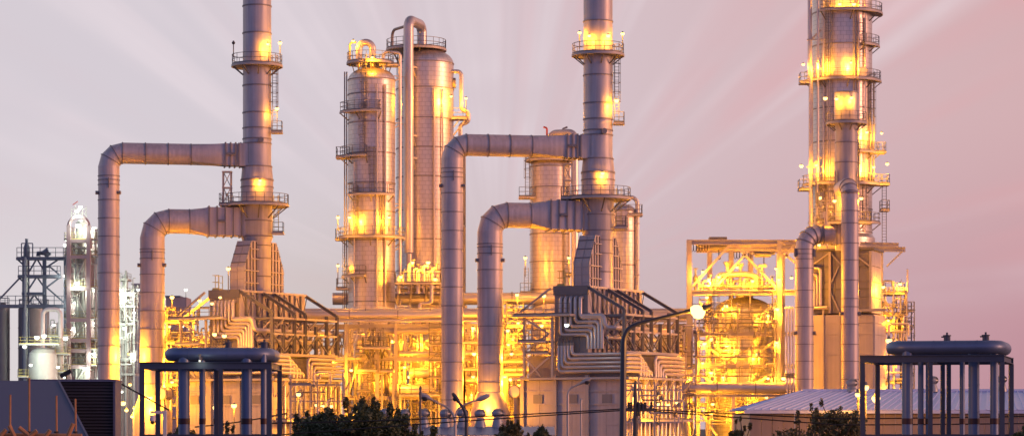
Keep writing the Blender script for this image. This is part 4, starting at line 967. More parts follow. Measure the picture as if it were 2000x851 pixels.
# small-bore piping assemblies: bends, valves and stub supports
def piping(label, px0, px1, py0, py1, Y, dep, n, seed, mat=None, rr0=.05, rr1=.15):
    rg = random.Random(seed); t = Thing('piping_assembly', label, 'piping', (px0+px1)/2, Y); q = t.q
    for i in range(n):
        dy = rg.uniform(0, dep); x = q(rg.uniform(px0, px1), 0, dy)[0]; z_ = q(0, rg.uniform(py0, py1), dy)[2]
        L1, L2 = rg.uniform(.8, 3.4)*rg.choice((-1, 1)), rg.uniform(.8, 3.0)*rg.choice((-1, 1))
        r_ = rg.uniform(rr0, rr1)
        if i % 3 == 0: P = [(x, dy, z_), (x+L1, dy, z_), (x+L1, dy, z_+L2), (x+L1+L1*.4, dy, z_+L2)]
        elif i % 3 == 1: P = [(x, dy, z_), (x, dy, z_+L2), (x+L1, dy, z_+L2), (x+L1, dy, z_+L2*.3)]
        else: P = [(x, dy, z_-1.6), (x, dy, z_+1.6), (x+.4, dy+.3, z_+1.6)]
        P = [(min(max(a_, q(px0, 0)[0]), q(px1, 0)[0])+.001*j_, b_, c_) for j_, (a_, b_, c_) in enumerate(P)]
        t.part('branch_pipe', MB().tube(fillet(P, .22, 3), r_, 8), mat or (M_PIPE if i % 2 else M_BPIPE))
        if i % 2: t.part('valve', MB().lathe([(.07, 0), (.2, .05), (.2, .3), (.08, .36), (.05, .6), (.17, .62), (.17, .68)], (x, dy, z_), 8), M_MACH)
    for px in (px0+1, (px0+px1)/2, px1-1):
        t.part('support_post', MB().beam((q(px, 0)[0], dep*.5, .02), (q(px, 0)[0], dep*.5, q(0, py0)[2]), .14), M_STEEL, smooth=False)
    for k_ in range(3):
        y_ = py0+(py1-py0)*(k_+.5)/3; t.part('support_beam', MB().beam((q(px0, 0)[0], dep*.5+.1, q(0, y_)[2]), (q(px1, 0)[0], dep*.5+.1, q(0, y_)[2]), .14), M_STEEL, smooth=False)
    return t
def scaffold(label, px0, px1, py0, py1, Y, dep=2.0, bay=1.5, lift=1.9):
    t = Thing('tube_scaffold', label, 'scaffold', (px0+px1)/2, Y); q = t.q; x0, x1 = q(px0, 0)[0], q(px1, 0)[0]; zt, zb = q(0, py0)[2], q(0, py1)[2]
    nx = max(1, round((x1-x0)/bay)); nz = max(1, round((zt-zb)/lift))
    for i in range(nx+1):
        x = x0+(x1-x0)*i/nx
        for y in (0, dep): t.part('standard', MB().tube([(x, y, .02), (x, y, zt)], .045, 6), M_RAIL)
    for j in range(nz+1):
        z_ = zb+(zt-zb)*j/nz
        for y in (0, dep): t.part('lift_rail', MB().rail([(x0, y, z_), (x1, y, z_)], 1.0, False, 1.2, .06), M_RAIL, smooth=False)
        t.part('boards', MB().box(x0, x1, .1, dep-.1, z_-.12, z_-.04), M_STEEL, smooth=False)
        if j < nz: t.part('diagonal_tube', MB().beam((x0, -.05, z_), (x1, -.05, z_+(zt-zb)/nz), .06), M_RAIL, smooth=False)
    return t
scaffold('tube scaffold climbing beside the access platforms right of the grey heater', 1764, 1786, 606, 760, 290.5)
scaffold('tube scaffold standing left of the centre heater walkways', 990, 1022, 604, 800, 284)
scaffold('tube scaffold in the rack bay behind the slim centre duct', 838, 872, 640, 800, 287)
scaffold('tube scaffold inside the rack under the nearer twin column', 694, 724, 690, 800, 286.2)
scaffold('tube scaffold between thick left duct and left heater', 326, 352, 630, 790, 286.5)
scaffold('tube scaffold by the right end of the pipe rack', 1316, 1340, 650, 830, 285)
piping('small pipes crossing low behind the left pipe frame', 330, 420, 700, 800, 288, 3, 36, 31)
piping('small pipes along the pipe rack top left of the twin columns', 600, 680, 632, 720, 290, 4, 26, 32)
piping('small pipes around the base of the short stack', 1595, 1640, 380, 440, 285.5, 1.5, 16, 33)
piping('tangle of small pipes and valves at the foot of the nearer twin column', 682, 770, 640, 800, 291, 4, 46, 21)
piping('tangle of small pipes inside the braced bays left of the slim duct', 776, 860, 640, 800, 290, 5, 46, 22)
piping('small pipes and valves in the gap between the centre ducts', 904, 936, 632, 800, 286, 5, 26, 23)
piping('small pipes and valves right of the thick centre duct', 982, 1026, 600, 800, 285, 5, 34, 24)
piping('small pipes on the access tower beside the left heater', 322, 416, 640, 770, 285.5, 3, 34, 25)
piping('small pipes between the centre heater and reactor frame', 1318, 1362, 640, 820, 281, 4, 30, 26)
piping('thin pipes and fittings wrapped before the reactor vessel', 1366, 1516, 590, 800, 285.6, 1.6, 70, 27, None, .04, .10)
piping('small pipes and valves on the platforms right of the grey heater', 1724, 1776, 560, 760, 289, 3, 34, 28)
piping('small pipes below the pipe coils of the left heater side', 566, 672, 735, 830, 266, 1.2, 13, 29, None, .05, .10)
piping('small pipes below the pipe coils of the centre heater side', 1222, 1335, 745, 840, 258, 1.2, 13, 30, None, .05, .10)
rl = Thing('caged_ladder_bay', 'caged ladders and rail levels standing before the yellow-lit reactor', 'ladder', 1440, 286)
for px, y0, y1 in ((1398, 652, 575), (1504, 715, 655), (1372, 780, 718), (1486, 571, 540)):
    rl.part('ladder', MB().ladder(rl.q(px, 0)[0], 0, rl.q(0, y0)[2], rl.q(0, y1)[2], 'x'), M_RAIL, smooth=False)
for y in (610, 632, 680, 698, 735, 800, 822):
    rl.part('rail_level', MB().rail([rl.q(1352, y), rl.q(1518, y)], .95, False, 1.1), M_RAIL, smooth=False)
for px in (1352, 1518): rl.part('rail_post', MB().beam((rl.q(px, 0)[0], 0, .02), rl.q(px, 575), .12), M_STEEL, smooth=False)
# access tower left of the left heater
at = Thing('access_tower', 'yellow-lit railed access tower between the left ducts and left heater', 'platform', 372, 284)
q = at.q
for px in (326, 352, 378, 412):
    for dy in (0, 3): at.part('post', MB().beam((q(px, 0, dy)[0], dy, .02), q(px, 604 if px < 400 else 640, dy), .22), M_STEEL, smooth=False)
for a, b, y in ((322, 382, 628), (326, 415, 668), (322, 420, 705), (322, 415, 750)): deck(at, q(a, 0)[0], q(b, 0)[0], -.4, 3.2, q(0, y)[2], 'flr')
at.part('cage', MB().rail([q(323, 628, -.4), q(343, 628, -.4)], 1.5).rail([q(323, 606, -.4), q(343, 606, -.4)], .4), M_YRAIL, smooth=False)
at.part('stair_stringer', MB().beam(q(348, 628, -.6), q(412, 580, -.6), .3), M_STEEL, smooth=False)
at.part('stair_stringer', MB().beam(q(358, 632, -.6), q(408, 664, -.6), .22), M_STEEL, smooth=False)
at.part('drum', MB().lathe([(.02, 0), (.9, .2), (1.1, .7), (1.1, 2.2), (.9, 2.7), (.02, 2.9)], q(388, 705, 1.4), 20), M_PIPE)
for i, px in enumerate((334, 345, 361, 369, 396, 404)): at.part('riser_pipe', MB().tube(fillet([(q(px, 0)[0], .6*i % 3, .02), (q(px, 0)[0], .6*i % 3, q(0, 668-4*i)[2]), (q(px+12, 0)[0], .6*i % 3, q(0, 668-4*i)[2])], .3), .14, 8), M_PIPE)

# ================================================================== FAR LEFT PLANT
YF = 430
ft = Thing('lattice_tower', 'white-lit open tower with mauve concrete legs and arched top, far left', 'tower', 154, YF)
q = ft.q
for px in (134.5, 173):
    for dy in (0, 4.5): ft.part('leg', MB().box(q(px, 0)[0]-.33, q(px, 0)[0]+.33, dy-.33, dy+.33, .02, q(0, 440)[2]), M_FARRED, smooth=False)
for dy in (0, 4.5):
    arc = [q(153.7+19.3*math.cos(R(a)), 441-18*math.sin(R(a)), dy) for a in range(0, 181, 12)]
    ft.part('arch', MB().tube(arc, .30, 8), M_FARRED)
for y in (470, 501, 563, 624, 664, 684, 715):
    for dy in (0, 4.5): ft.part('beam', MB().box(q(138, 0)[0], q(169.5, 0)[0], dy-.25, dy+.25, q(0, y)[2]-.35, q(0, y)[2]+.25), M_FARRED, smooth=False)
    deck(ft, q(124, 0)[0], q(188, 0)[0], .4, 4.0, q(0, y)[2]+.3, 'flr', mat=M_FARPALE, rmat=M_YRAIL)
for i, (y0, y1) in enumerate(((470, 501), (501, 563), (563, 624), (624, 664), (664, 715), (715, 760))):
    a, b = (142, 168) if i % 2 else (168, 142)
    ft.part('stair', MB().beam(q(a, y1-3, 1), q(b, y0, 1), .5, .18), M_FARPALE, smooth=False)
    ft.part('diagonal_brace', MB().beam(q(138, y0+2, 4.2), q(170, y1-2, 4.2), .22), M_FARPALE, smooth=False)
ft.part('inner_column', MB().lathe([(.9, .02), (.9, q(0, 432)[2]), (.3, q(0, 426)[2])], (0, 2.6, 0), 20), M_FARPALE)
for px, r_ in ((184, .22), (189, .16), (127, .14), (146, .2), (163, .2)): ft.part('riser_pipe', MB().tube([(q(px, 0)[0], 1.5, .02), (q(px, 0)[0], 1.5, q(0, 445 if px > 180 else 480)[2])], r_, 8), M_FARPALE)
mb = MB()
for px in (140, 147, 154, 161, 168): mb.beam(q(px, 424, 2), q(px, 402+(px % 3)*4, 2), .12)
for y in (408, 417): mb.beam(q(138, y, 2), q(170, y, 2), .1)
ft.part('rooftop_frame', mb, M_FARPALE, smooth=False)
ft.part('warning_light_boom', MB().beam(q(142, 400, 2), q(152, 393, 2), .12), M_RED, smooth=False)
fr = Thing('far_pipe_tower', 'pale cluttered process structure with white lamps between the left ducts, far off', 'tower', 246, YF+10)
q = fr.q
for px in (234, 246, 262):
    for dy in (0, 4): fr.part('post', MB().beam((q(px, 0, dy)[0], dy, .02), q(px, {234: 545, 246: 528, 262: 570}[px], dy), .32), M_FARPALE, smooth=False)
for y in (545, 572, 598, 632, 668, 700, 730): deck(fr, q(231, 0)[0], q(265 if y > 560 else 250, 0)[0], -.3, 4.3, q(0, y)[2], 'flr', mat=M_FARPALE, rmat=M_FARPALE)
fr.part('column', MB().lathe([(.5, .02), (.5, q(0, 540)[2]), (.1, q(0, 534)[2])], (q(241, 0)[0], 2, 0), 16), M_FARPALE)
for px, y in ((254, 600), (258, 640), (237, 560), (250, 575)): fr.part('riser_pipe', MB().tube([(q(px, 0)[0], 1, .02), (q(px, 0)[0], 1, q(0, y)[2])], .2, 8), M_FARPALE)
for y0, y1 in ((572, 598), (598, 632), (632, 668), (668, 700)): fr.part('diagonal_brace', MB().beam(q(234, y0), q(262, y1), .16), M_FARPALE, smooth=False)
for i, (px, wp, yt, lab) in enumerate(((6, 26, 600, 'dark storage silo cut off by the left edge'), (66, 60, 603, 'dark ribbed storage silo under the conveyor frame, far left'))):
    s_ = Thing('storage_silo', lab, 'silo', px, YF+12); r_ = wp/2/F*(YF+12); z0 = s_.q(0, yt)[2]
    s_.part('shell', MB().lathe([(r_, .02), (r_, z0)], n=40), M_SILO)
    s_.part('roof_cone', MB().lathe([(r_+.05, z0), (r_*.5, z0+.55), (.3, z0+.9)], n=40), M_SILO)
    for y in (640, 680, 720): ring_at(s_, s_.q(0, y)[2], r_, h=.12, pr=.06, mat=M_SILO)
    s_.part('railing', MB().rail([((r_-.1)*math.cos(R(a)), (r_-.1)*math.sin(R(a)), z0) for a in range(0, 360, 20)], 1.6, True, 1.5, .09), M_FARDARK, smooth=False)
cv = Thing('conveyor_frame', 'dark blue-grey steel conveyor head frame with sloping braces, far left', 'steel frame', 80, YF+4)
q = cv.q
for px, wd in ((47, .55), (55, .4), (87, .6), (127, .4)): cv.part('post', MB().beam((q(px, 0)[0], 0, .02), q(px, 505 if px != 47 else 500), wd), M_FARDARK, smooth=False)
for y, a, b in ((505, 33, 128), (540, 36, 118), (573, 44, 88), (598, 0, 128)): cv.part('beam', MB().box(q(a, 0)[0], q(b, 0)[0], -.8, .8, q(0, y)[2]-.25, q(0, y)[2]+.2), M_FARDARK, smooth=False)
for a, b in (((57, 530), (70, 508)), ((74, 508), (86, 528)), ((57, 563), (70, 543)), ((74, 543), (86, 560)), ((90, 522), (112, 508)), ((98, 521), (118, 538)), ((92, 560), (116, 542)), ((90, 560), (127, 592)), ((57, 590), (66, 577)), ((68, 577), (86, 600)), ((0, 583), (40, 541)), ((36, 508), (46, 517)), ((38, 543), (46, 550)), ((88, 521), (98, 521))):
    cv.part('diagonal_brace', MB().beam(q(*a), q(*b), .26), M_FARDARK, smooth=False)
mb = MB(); mb.rail([q(33, 503, -.8), q(88, 503, -.8), q(128, 503, -.8)], 1.7, t=.1); mb.rail([q(36, 538, -.8), q(118, 538, -.8)], 1.6, t=.1); mb.rail([q(0, 596, -.8), q(44, 596, -.8), q(127, 596, -.8)], 1.6, t=.1)
cv.part('railing', mb, M_FARDARK, smooth=False)
cv.part('elevator_head', MB().lathe([(.55, 0), (.55, 1.5), (.25, 2.3), (.25, 2.9), (.3, 3.0)], q(52, 501), 12), M_FARDARK)
cv.part('hoop_frame', MB().beam(q(42, 503), q(42, 475), .16).beam(q(42, 475), q(64, 475), .16).beam(q(64, 475), q(64, 503), .16), M_FARDARK, smooth=False)
cv.part('drive_unit', MB().tube([q(75, 500), q(75, 494), q(88, 494)], .4, 8).tube([q(86, 497), q(96, 490)], .7, 10), M_FARDARK)
cv.part('chute_pipe', MB().tube([q(50.5, 502, -.5), (q(50.5, 0)[0], -.5, .02)], .35, 12), M_FARPALE)
sp = Thing('domed_vessel', 'pale domed vessel ringed by a lit platform, far left', 'vessel', 84, YF-6)
r_ = 28/F*(YF-6); zt = sp.q(0, 680)[2]
sp.part('shell', MB().lathe([(r_, .02), (r_, zt-1.6), (r_*.93, zt-.8), (r_*.72, zt-.2), (r_*.4, zt+.08), (.05, zt+.15)], n=36), M_FARPALE)
deck(sp, -3.4, 3.2, -r_-.9, -r_+.6, sp.q(0, 672)[2], 'flr', mat=M_FARPALE, rmat=M_YRAIL)
deck(sp, -3.6, -2.0, -r_-.9, .5, sp.q(0, 735)[2], 'flr', mat=M_FARPALE, rmat=M_YRAIL)
sp.part('overhead_pipe', MB().tube(fillet([(0, 0, zt-.2), (0, 0, sp.q(0, 604)[2]), (sp.q(118, 0)[0], 0, sp.q(0, 604)[2]), (sp.q(118, 0)[0], 0, sp.q(0, 660)[2])], .9), .36, 14), M_WHITE)
dr = Thing('far_drum', 'small pale drum and railed platforms left of the arched tower', 'vessel', 117, YF-4)
r_ = 8/F*(YF-4); dr.part('shell', MB().lathe([(r_, .02), (r_, dr.q(0, 652)[2]), (r_*.6, dr.q(0, 630)[2]), (.1, dr.q(0, 622)[2])], n=20), M_FARPALE)
for y in (655, 690, 725): deck(dr, -1.8, 1.6, -1.6, 1.2, dr.q(0, y)[2], 'flr', mat=M_FARPALE, rmat=M_YRAIL)
fb = Thing('far_building', 'plain pale box building in the haze right of the left ducts', 'building', 342, 520)
fb.part('wall', MB().box(fb.q(324, 0)[0], fb.q(364, 0)[0], 0, 8, .02, fb.q(0, 580)[2]), M_FARRED, smooth=False)
fb.part('roof', MB().box(fb.q(323, 0)[0], fb.q(352, 0)[0], -.3, 8.3, fb.q(0, 580)[2], fb.q(0, 577)[2]), M_FARDARK, smooth=False)
fc = Thing('far_grey_block', 'tall pale grey block far behind, seen left of the thick left duct', 'building', 268, 520)
fc.part('wall', MB().box(fc.q(258, 0)[0], fc.q(276, 0)[0], 0, 10, .02, fc.q(0, 556)[2]), M_FARPALE, smooth=False)
fc.part('roof_edge', MB().box(fc.q(257, 0)[0], fc.q(277, 0)[0], -.3, 10.3, fc.q(0, 556)[2], fc.q(0, 553)[2]), M_FARPALE, smooth=False)

piping('pale tangle of pipes inside the arched white-lit tower, far left', 126, 190, 470, 740, YF+.5, 3, 60, 41, M_FARPALE, .07, .16)
piping('pale tangle of pipes in the far structure between the left ducts', 232, 266, 560, 740, YF+9, 4, 40, 42, M_FARPALE, .07, .16)
piping('pale tangle of pipes beside the domed vessel, far left', 96, 128, 640, 745, YF-5, 4, 30, 43, M_FARPALE, .07, .16)
# ================================================================== FOREGROUND PIPE FRAMES
def pipe_frame(side, px0, px1, dv, Y, ytop, pipes, posts_mid, ypipe, loop0, loop1, valves, tops):
    t = Thing('pipe_support_frame', 'dark blue steel portal frame holding the %s pipe loop' % side, 'steel frame', px0, Y)
    w_ = Vector((PX(px1, Y)-PX(px0, Y), 0, 0)); s = F/Y
    if dv[0]: w_ = Vector((w_.x, -w_.x*dv[0]/dv[1], 0))
    d_ = Vector((dv[0], dv[1], 0)); zt = PZ(ytop, Y); h = 13.5/s
    corner = lambda a, b: w_*a+d_*b
    for a, b in ((0, 0), (0, 1), (1, 0), (1, 1)):
        p = corner(a, b); t.part('post', MB().ibeam((p.x, p.y, .02), (p.x, p.y, zt-h), 9/s, 9/s, .04), M_FRAME, smooth=False)
    for fr, b in posts_mid:
        p = corner(fr, b); t.part('post', MB().ibeam((p.x, p.y, .02), (p.x, p.y, zt-h), 8/s, 8/s, .04), M_FRAME, smooth=False)
    ex = w_.normalized()*.09
    for b in (0, 1):
        p, q_ = corner(0, b)-ex, corner(1, b)+ex
        t.part('top_beam', MB().ibeam((p.x, p.y, zt-h/2), (q_.x, q_.y, zt-h/2), h, .18, .03), M_FRAME, smooth=False)
        t.part('tie_beam', MB().beam((p.x, p.y, PZ(850, Y)), (q_.x, q_.y, PZ(850, Y)), .10), M_FRAME, smooth=False)
    for a in (0, 1, .45):
        p, q_ = corner(a, .02), corner(a, .98)
        t.part('side_beam', MB().ibeam((p.x, p.y, zt-h/2), (q_.x, q_.y, zt-h/2), h*.9, .16, .03), M_FRAME, smooth=False)
    # expansion loop: a flat rounded ring of pipe on the frame, fed by risers
    L = Thing('expansion_loop', 'blue-grey jacketed pipe loop resting on the %s dark portal frame' % side, 'pipe', px0, Y)
    rl = 13.0/s; zl = zt+rl+.06
    fx = lambda px: (PX(px, Y)-PX(px0, Y))/w_.x
    a0, a1 = fx(loop0)+rl/w_.x, fx(loop1)-rl/w_.x
    c4 = [corner(a0, .12), corner(a1, .12), corner(a1, .88), corner(a0, .88)]
    c4 = [Vector((p.x, p.y, zl)) for p in c4]
    ring = fillet([(c4[3]+c4[0])/2]+c4+[(c4[3]+c4[0])/2], .62, 7)[:-1]
    L.part('loop_pipe', MB().tube(ring, rl, 22, closed=True), M_BLUE)
    nb = 5
    for i in range(1, nb):
        p = c4[0].lerp(c4[1], i/nb); dd = (c4[1]-c4[0]).normalized()
        L.part('jacket_seam', MB().tube([p-dd*.02, p+dd*.02], rl+.008, 22), M_BLUE)
    for px, py in valves:
        p = corner(fx(px), .2); L.part('vent_valve', MB().lathe([(.13, 0), (.13, .22), (.16, .22), (.16, .26), (.04, .27), (.04, .36)], (p.x, p.y, zl+rl*.85), 12).tube([(p.x, p.y, zl+rl+.15), (p.x-.22, p.y, zl+rl+.15)], .03, 6), M_FRAME)
    for i, (px, wpx, b) in enumerate(pipes):
        p = corner(fx(px), b); rp = wpx/2/s
        v = L.part('riser', MB().tube([(p.x, p.y, .02), (p.x, p.y, zl)], rp, 22), M_BLUE)
        for py in (757 if i % 2 else 750, 803, 812):
            L.part('jacket_seam', MB().lathe([(rp, -.02), (rp+.012, -.02), (rp+.012, .02), (rp, .02)], (p.x, p.y, PZ(py, Y)), 22), M_BLUE, v)
        L.part('marker_band', MB().lathe([(rp+.002, PZ(827.5, Y)), (rp+.012, PZ(827.5, Y)), (rp+.012, PZ(816, Y)), (rp+.002, PZ(816, Y))], (p.x, p.y, 0), 22), M_BAND, v)
pipe_frame('left', 277.5, 526, (0.0, 4.4), 99, 706.5, [(356, 22, .12), (392, 12, .12), (400, 11, .88), (479, 21, .12), (512.5, 12, .12)], [(.49, 1.0), (.535, .5), (.62, .0)], 692, 314, 533, [(441, 667), (512, 667)], 0)
pipe_frame('right', 1684.5, 1943.5, (1.2, 4.4), 99, 694, [(1765.5, 21, .12), (1772, 11.5, .88), (1787, 11.5, .88), (1852, 10.5, .88), (1886, 21.5, .3), (1925, 16, .25)], [(.49, 0), (.50, .9), (.545, .9)], 678, 1721, 1949, [(1838, 650), (1910, 650)], 0)

# ================================================================== SHEDS
def turbine_vent(label, px, Y, py, wpx, zbase):
    t = Thing('turbine_vent', label, 'roof vent', loc=(PX(px, Y), Y, zbase)); r_ = wpx/2/F*Y; zc = PZ(py, Y)-zbase
    t.part('neck', MB().lathe([(r_*1.0, -.06), (r_*.95, .05), (r_*.62, zc-r_*.75), (r_*.66, zc-r_*.62)], n=20), M_GALV)
    mb = MB(); nv = 20
    for i in range(nv):
        vs = []
        for k_ in range(7):
            ph = R(-55+115*k_/6); rr_ = r_*math.cos(ph)**.7; zz = zc+r_*.72*math.sin(ph)
            for off, dr_ in ((0, 0), (2*math.pi/nv*1.05, -.10*r_)):
                a = 2*math.pi*i/nv+off; vs.append(((rr_+dr_)*math.cos(a), (rr_+dr_)*math.sin(a), zz))
        mb.add(vs, [(2*k_, 2*k_+1, 2*k_+3, 2*k_+2) for k_ in range(6)])
    t.part('vanes', mb, M_GALV)
    t.part('waist_band', MB().lathe([(r_*.98, -.03), (r_*1.03, -.03), (r_*1.03, .03), (r_*.98, .03)], (0, 0, zc), 20), M_GALV)
    t.part('cap', MB().lathe([(r_*.62, 0), (r_*.55, r_*.12), (.02, r_*.18)], (0, 0, zc+r_*.6), 20), M_GALV)
# right shed with hipped sheet roof
def sheet_roof(t, e0, e1, r0, r1, n, mat, name='roof_sheet'):
    """n sheets between the eave line e0-e1 and the ridge line r0-r1"""
    e0, e1, r0, r1 = map(Vector, (e0, e1, r0, r1)); nrm = (e1-e0).cross(r0-e0).normalized()
    if nrm.z < 0: nrm = -nrm
    for i in range(n):
        a, b = i/n, (i+.985)/n; lift = nrm*(.012+.01*(i % 2)+rnd.uniform(0, .006))
        A, B, C_, D = e0.lerp(e1, a), e0.lerp(e1, b), r0.lerp(r1, b), r0.lerp(r1, a)
        dn = nrm*-.03
        vs = [p+lift for p in (A, B, C_, D)]+[p+lift+dn for p in (A, B, C_, D)]
        mb = MB().add(vs, [(0, 1, 2, 3), (7, 6, 5, 4), (0, 4, 5, 1), (1, 5, 6, 2), (2, 6, 7, 3), (3, 7, 4, 0)])
        t.part(name, mb, mat, smooth=False)
        s_ = MB().beam(A+lift+nrm*.02, D+lift+nrm*.02, .05); t.part('standing_seam', s_, mat, smooth=False)
sh = Thing('roofed_shed', 'long shed with pale metal hipped roof behind the right pipe frame', 'shed', 1465, 122)
q = sh.q; ze_ = q(0, 800)[2]; zr = q(0, 762)[2]
xl, xr = 0.0, q(2120, 0)[0]; dep = 9.0
ridge_l = q(1566, 762, 4.5); 
sheet_roof(sh, (xl-.2, -.25, ze_), (xr, -.25, ze_), (ridge_l.x, 4.5, zr), (xr, 4.5, zr), 44, M_ROOFMETAL)
sheet_roof(sh, (xl-.2, dep+.25, ze_), (xl-.2, -.25, ze_), (ridge_l.x-.02, 4.6, zr), (ridge_l.x-.02, 4.5, zr), 14, M_ROOFMETAL)
sheet_roof(sh, (xr, dep+.25, ze_), (xl-.2, dep+.25, ze_), (xr, 4.55, zr), (ridge_l.x, 4.55, zr), 20, M_ROOFMETAL)
for i in range(30):
    a = xl+(xr-xl)*i/30; b = xl+(xr-xl)*(i+1)/30
    sh.part('wall_sheet', MB().box(a+.01, b-.01, 0+.02*(i % 2), .10, .02, ze_-.12), M_SHEDWALL, smooth=False)
sh.part('side_wall', MB().box(xl, xl+.1, .12, dep, .02, ze_-.12), M_SHEDWALL, smooth=False)
sh.part('gutter', MB().box(xl-.3, xr, -.42, -.22, ze_-.16, ze_-.02), M_ROOFMETAL, smooth=False)
sh.part('ridge_cap', MB().tube([(ridge_l.x, 4.52, zr+.05), (xr, 4.52, zr+.05)], .09, 8), M_ROOFMETAL)
for i, (px, py, wp, lab) in enumerate(((1664, 747, 22, 'turbine roof vent left of the right pipe frame'), (1822, 742, 22, 'turbine roof vent seen between the pipes of the right frame'), (1957, 740, 20, 'turbine roof vent seen at the right end of the right frame'))):
    turbine_vent(lab, px, 126.5, py, wp, PZ(762, 126.5))
ms = Thing('low_shed', 'low shed with shallow bluish roof carrying a row of turbine vents', 'shed', 840, 150)
q = ms.q; z0 = q(0, 849)[2]; z1 = q(0, 833, 4)[2]
xl, xr = q(640, 0)[0], q(1085, 0)[0]
sheet_roof(ms, (xl, -.2, z0), (xr, -.2, z0), (xl, 4.5, z1), (xr, 4.5, z1), 34, M_ROOFDARK)
sheet_roof(ms, (xr, 9.2, z0), (xl, 9.2, z0), (xr, 4.52, z1), (xl, 4.52, z1), 20, M_ROOFDARK)
for i in range(22):
    a = xl+(xr-xl)*i/22; b = xl+(xr-xl)*(i+1)/22
    ms.part('wall_sheet', MB().box(a+.01, b-.01, .02*(i % 2), .10, .02, z0-.06), M_SHEDWALL, smooth=False)
ms.part('gable_wall', MB().prism([(.1, .02), (9, .02), (9, z0-.05), (4.5, z1-.06), (.1, z0-.05)], xr-.3, xr-.2).prism([(.1, .02), (9, .02), (9, z0-.05), (4.5, z1-.06), (.1, z0-.05)], xl+.2, xl+.3), M_SHEDWALL, smooth=False)
for i, px in enumerate((753, 791, 828, 870, 903, 938, 972)):
    turbine_vent('%s turbine vent from the left on the low central shed' % ORD[i].replace('leftmost', 'first'), px, 154.3, 806+(i % 2), 23.5, PZ(832, 154.3))
# left buildings
hb = Thing('slate_roof_building', 'low building with plain slate-blue sloping roof in the lower left corner', 'building', 60, 88)
q = hb.q; zr = q(0, 742)[2]
A = q(-130, 742, 3.0); B = q(114, 743, 3.0); Ce = q(178, 866, -1.5); D = q(-130, 866, -1.5)
hb.part('roof_slope', MB().add([D, Ce, B, A, D-Vector((0, -.1, .25)), Ce-Vector((0, -.1, .25)), B-Vector((0, -.1, .25)), A-Vector((0, -.1, .25))], [(0, 1, 2, 3), (7, 6, 5, 4), (0, 4, 5, 1), (1, 5, 6, 2), (2, 6, 7, 3), (3, 7, 4, 0)]), M_SLATE, smooth=False)
hb.part('verge_trim', MB().beam(B, Ce, .07), M_SLATE, smooth=False)
hb.part('wall', MB().box(D.x, Ce.x-.3, -.9, 2.6, .02, PZ(866, 87)-.35), M_SLATE, smooth=False)
hb2 = Thing('corrugated_building', 'dark corrugated metal building behind the slate-blue roof', 'building', 150, 93)
q = hb2.q; zt = q(0, 745)[2]; xl, xr = q(60, 0)[0], q(224, 0)[0]
hb2.part('wall_core', MB().box(xl+.02, xr-.02, .08, 1.3, .02, zt-.02), M_CORR, smooth=False)
nz = 46
for i in range(nz):
    a = zt-(i+1)*.115; hb2.part('cladding_rib', MB().prism([(.075, a+.005), (.0, a+.03), (.0, a+.07), (.075, a+.11)], xl, xr-.06), M_CORR, smooth=False)
hb2.part('corner_trim', MB().box(xr-.05, xr+.03, -.05, 1.35, .02, zt+.05), M_SLATE, smooth=False)
hb2.part('roof_edge', MB().box(xl-.05, xr+.06, -.1, 1.4, zt+.002, zt+.09), M_SLATE, smooth=False)
# timber scaffold poles in front
for i, (px, y0) in enumerate(((20, 770), (57, 737), (110, 772), (147, 778))):
    t = Thing('timber_pole', '%s upright raw timber pole at the lower left' % ('first', 'second, tallest', 'third', 'fourth')[i], 'pole', px, 60)
    t.part('pole', MB().tube([(0, 0, .02), (.03*(i-1), 0, 4.5), t.q(px, y0)], [.034, .030, .024], 8), M_WOOD)
    for s_ in (-1, 1): t.part('tie_lashing', MB().tube([t.q(px, 846+3*s_)-Vector((0, 0, .02)), t.q(px, 846+3*s_)+Vector((0, 0, .02))], .06, 8), M_BLACK)
for i, (a, b) in enumerate((((0, 851), (12, 838)), ((18, 830), (28, 851)), ((37, 834), (56, 849)), ((60, 849), (72, 840)), ((85, 856), (98, 839)), ((132, 852), (143, 826)))):
    t = Thing('timber_brace', '%s short slanting timber brace at the lower left edge' % ORD[i].replace('leftmost', 'first'), 'pole', (a[0]+b[0])/2, 59.7)
    p, q_ = t.q(*a), t.q(*b); d_ = (p-q_) if p.z < q_.z else (q_-p); lo = p if p.z < q_.z else q_; hi = q_ if p.z < q_.z else p
    t.part('brace', MB().tube([hi, lo+d_.normalized()*.3], .05, 8), M_WOOD)
    t.part('prop', MB().tube([lo+d_.normalized()*.3, (lo.x+d_.x, lo.y, .02)], .04, 6), M_WOOD)
t = Thing('timber_ledger', 'long horizontal timber rail along the lower left edge', 'pole', 75, 59.9)
t.part('rail', MB().tube([t.q(-20, 849), t.q(160, 850)], .05, 8), M_WOOD)
for px in (2, 128): t.part('prop', MB().tube([(t.q(px, 0)[0], .1, .02), t.q(px, 849, .1)], .04, 6), M_WOOD)
cr = Thing('roof_floodlight', 'small dark unlit floodlight tilted on the edge of the corrugated roof', 'floodlight', loc=(PX(129, 93.2), 93.2, PZ(744, 93.2)+.08))
cr.part('housing', MB().beam((-.2, 0, .10), (.18, 0, .30), .13, .16), M_BLACK, smooth=False)
cr.part('bracket', MB().beam((0, 0, 0), (0, 0, .18), .05), M_BLACK, smooth=False)

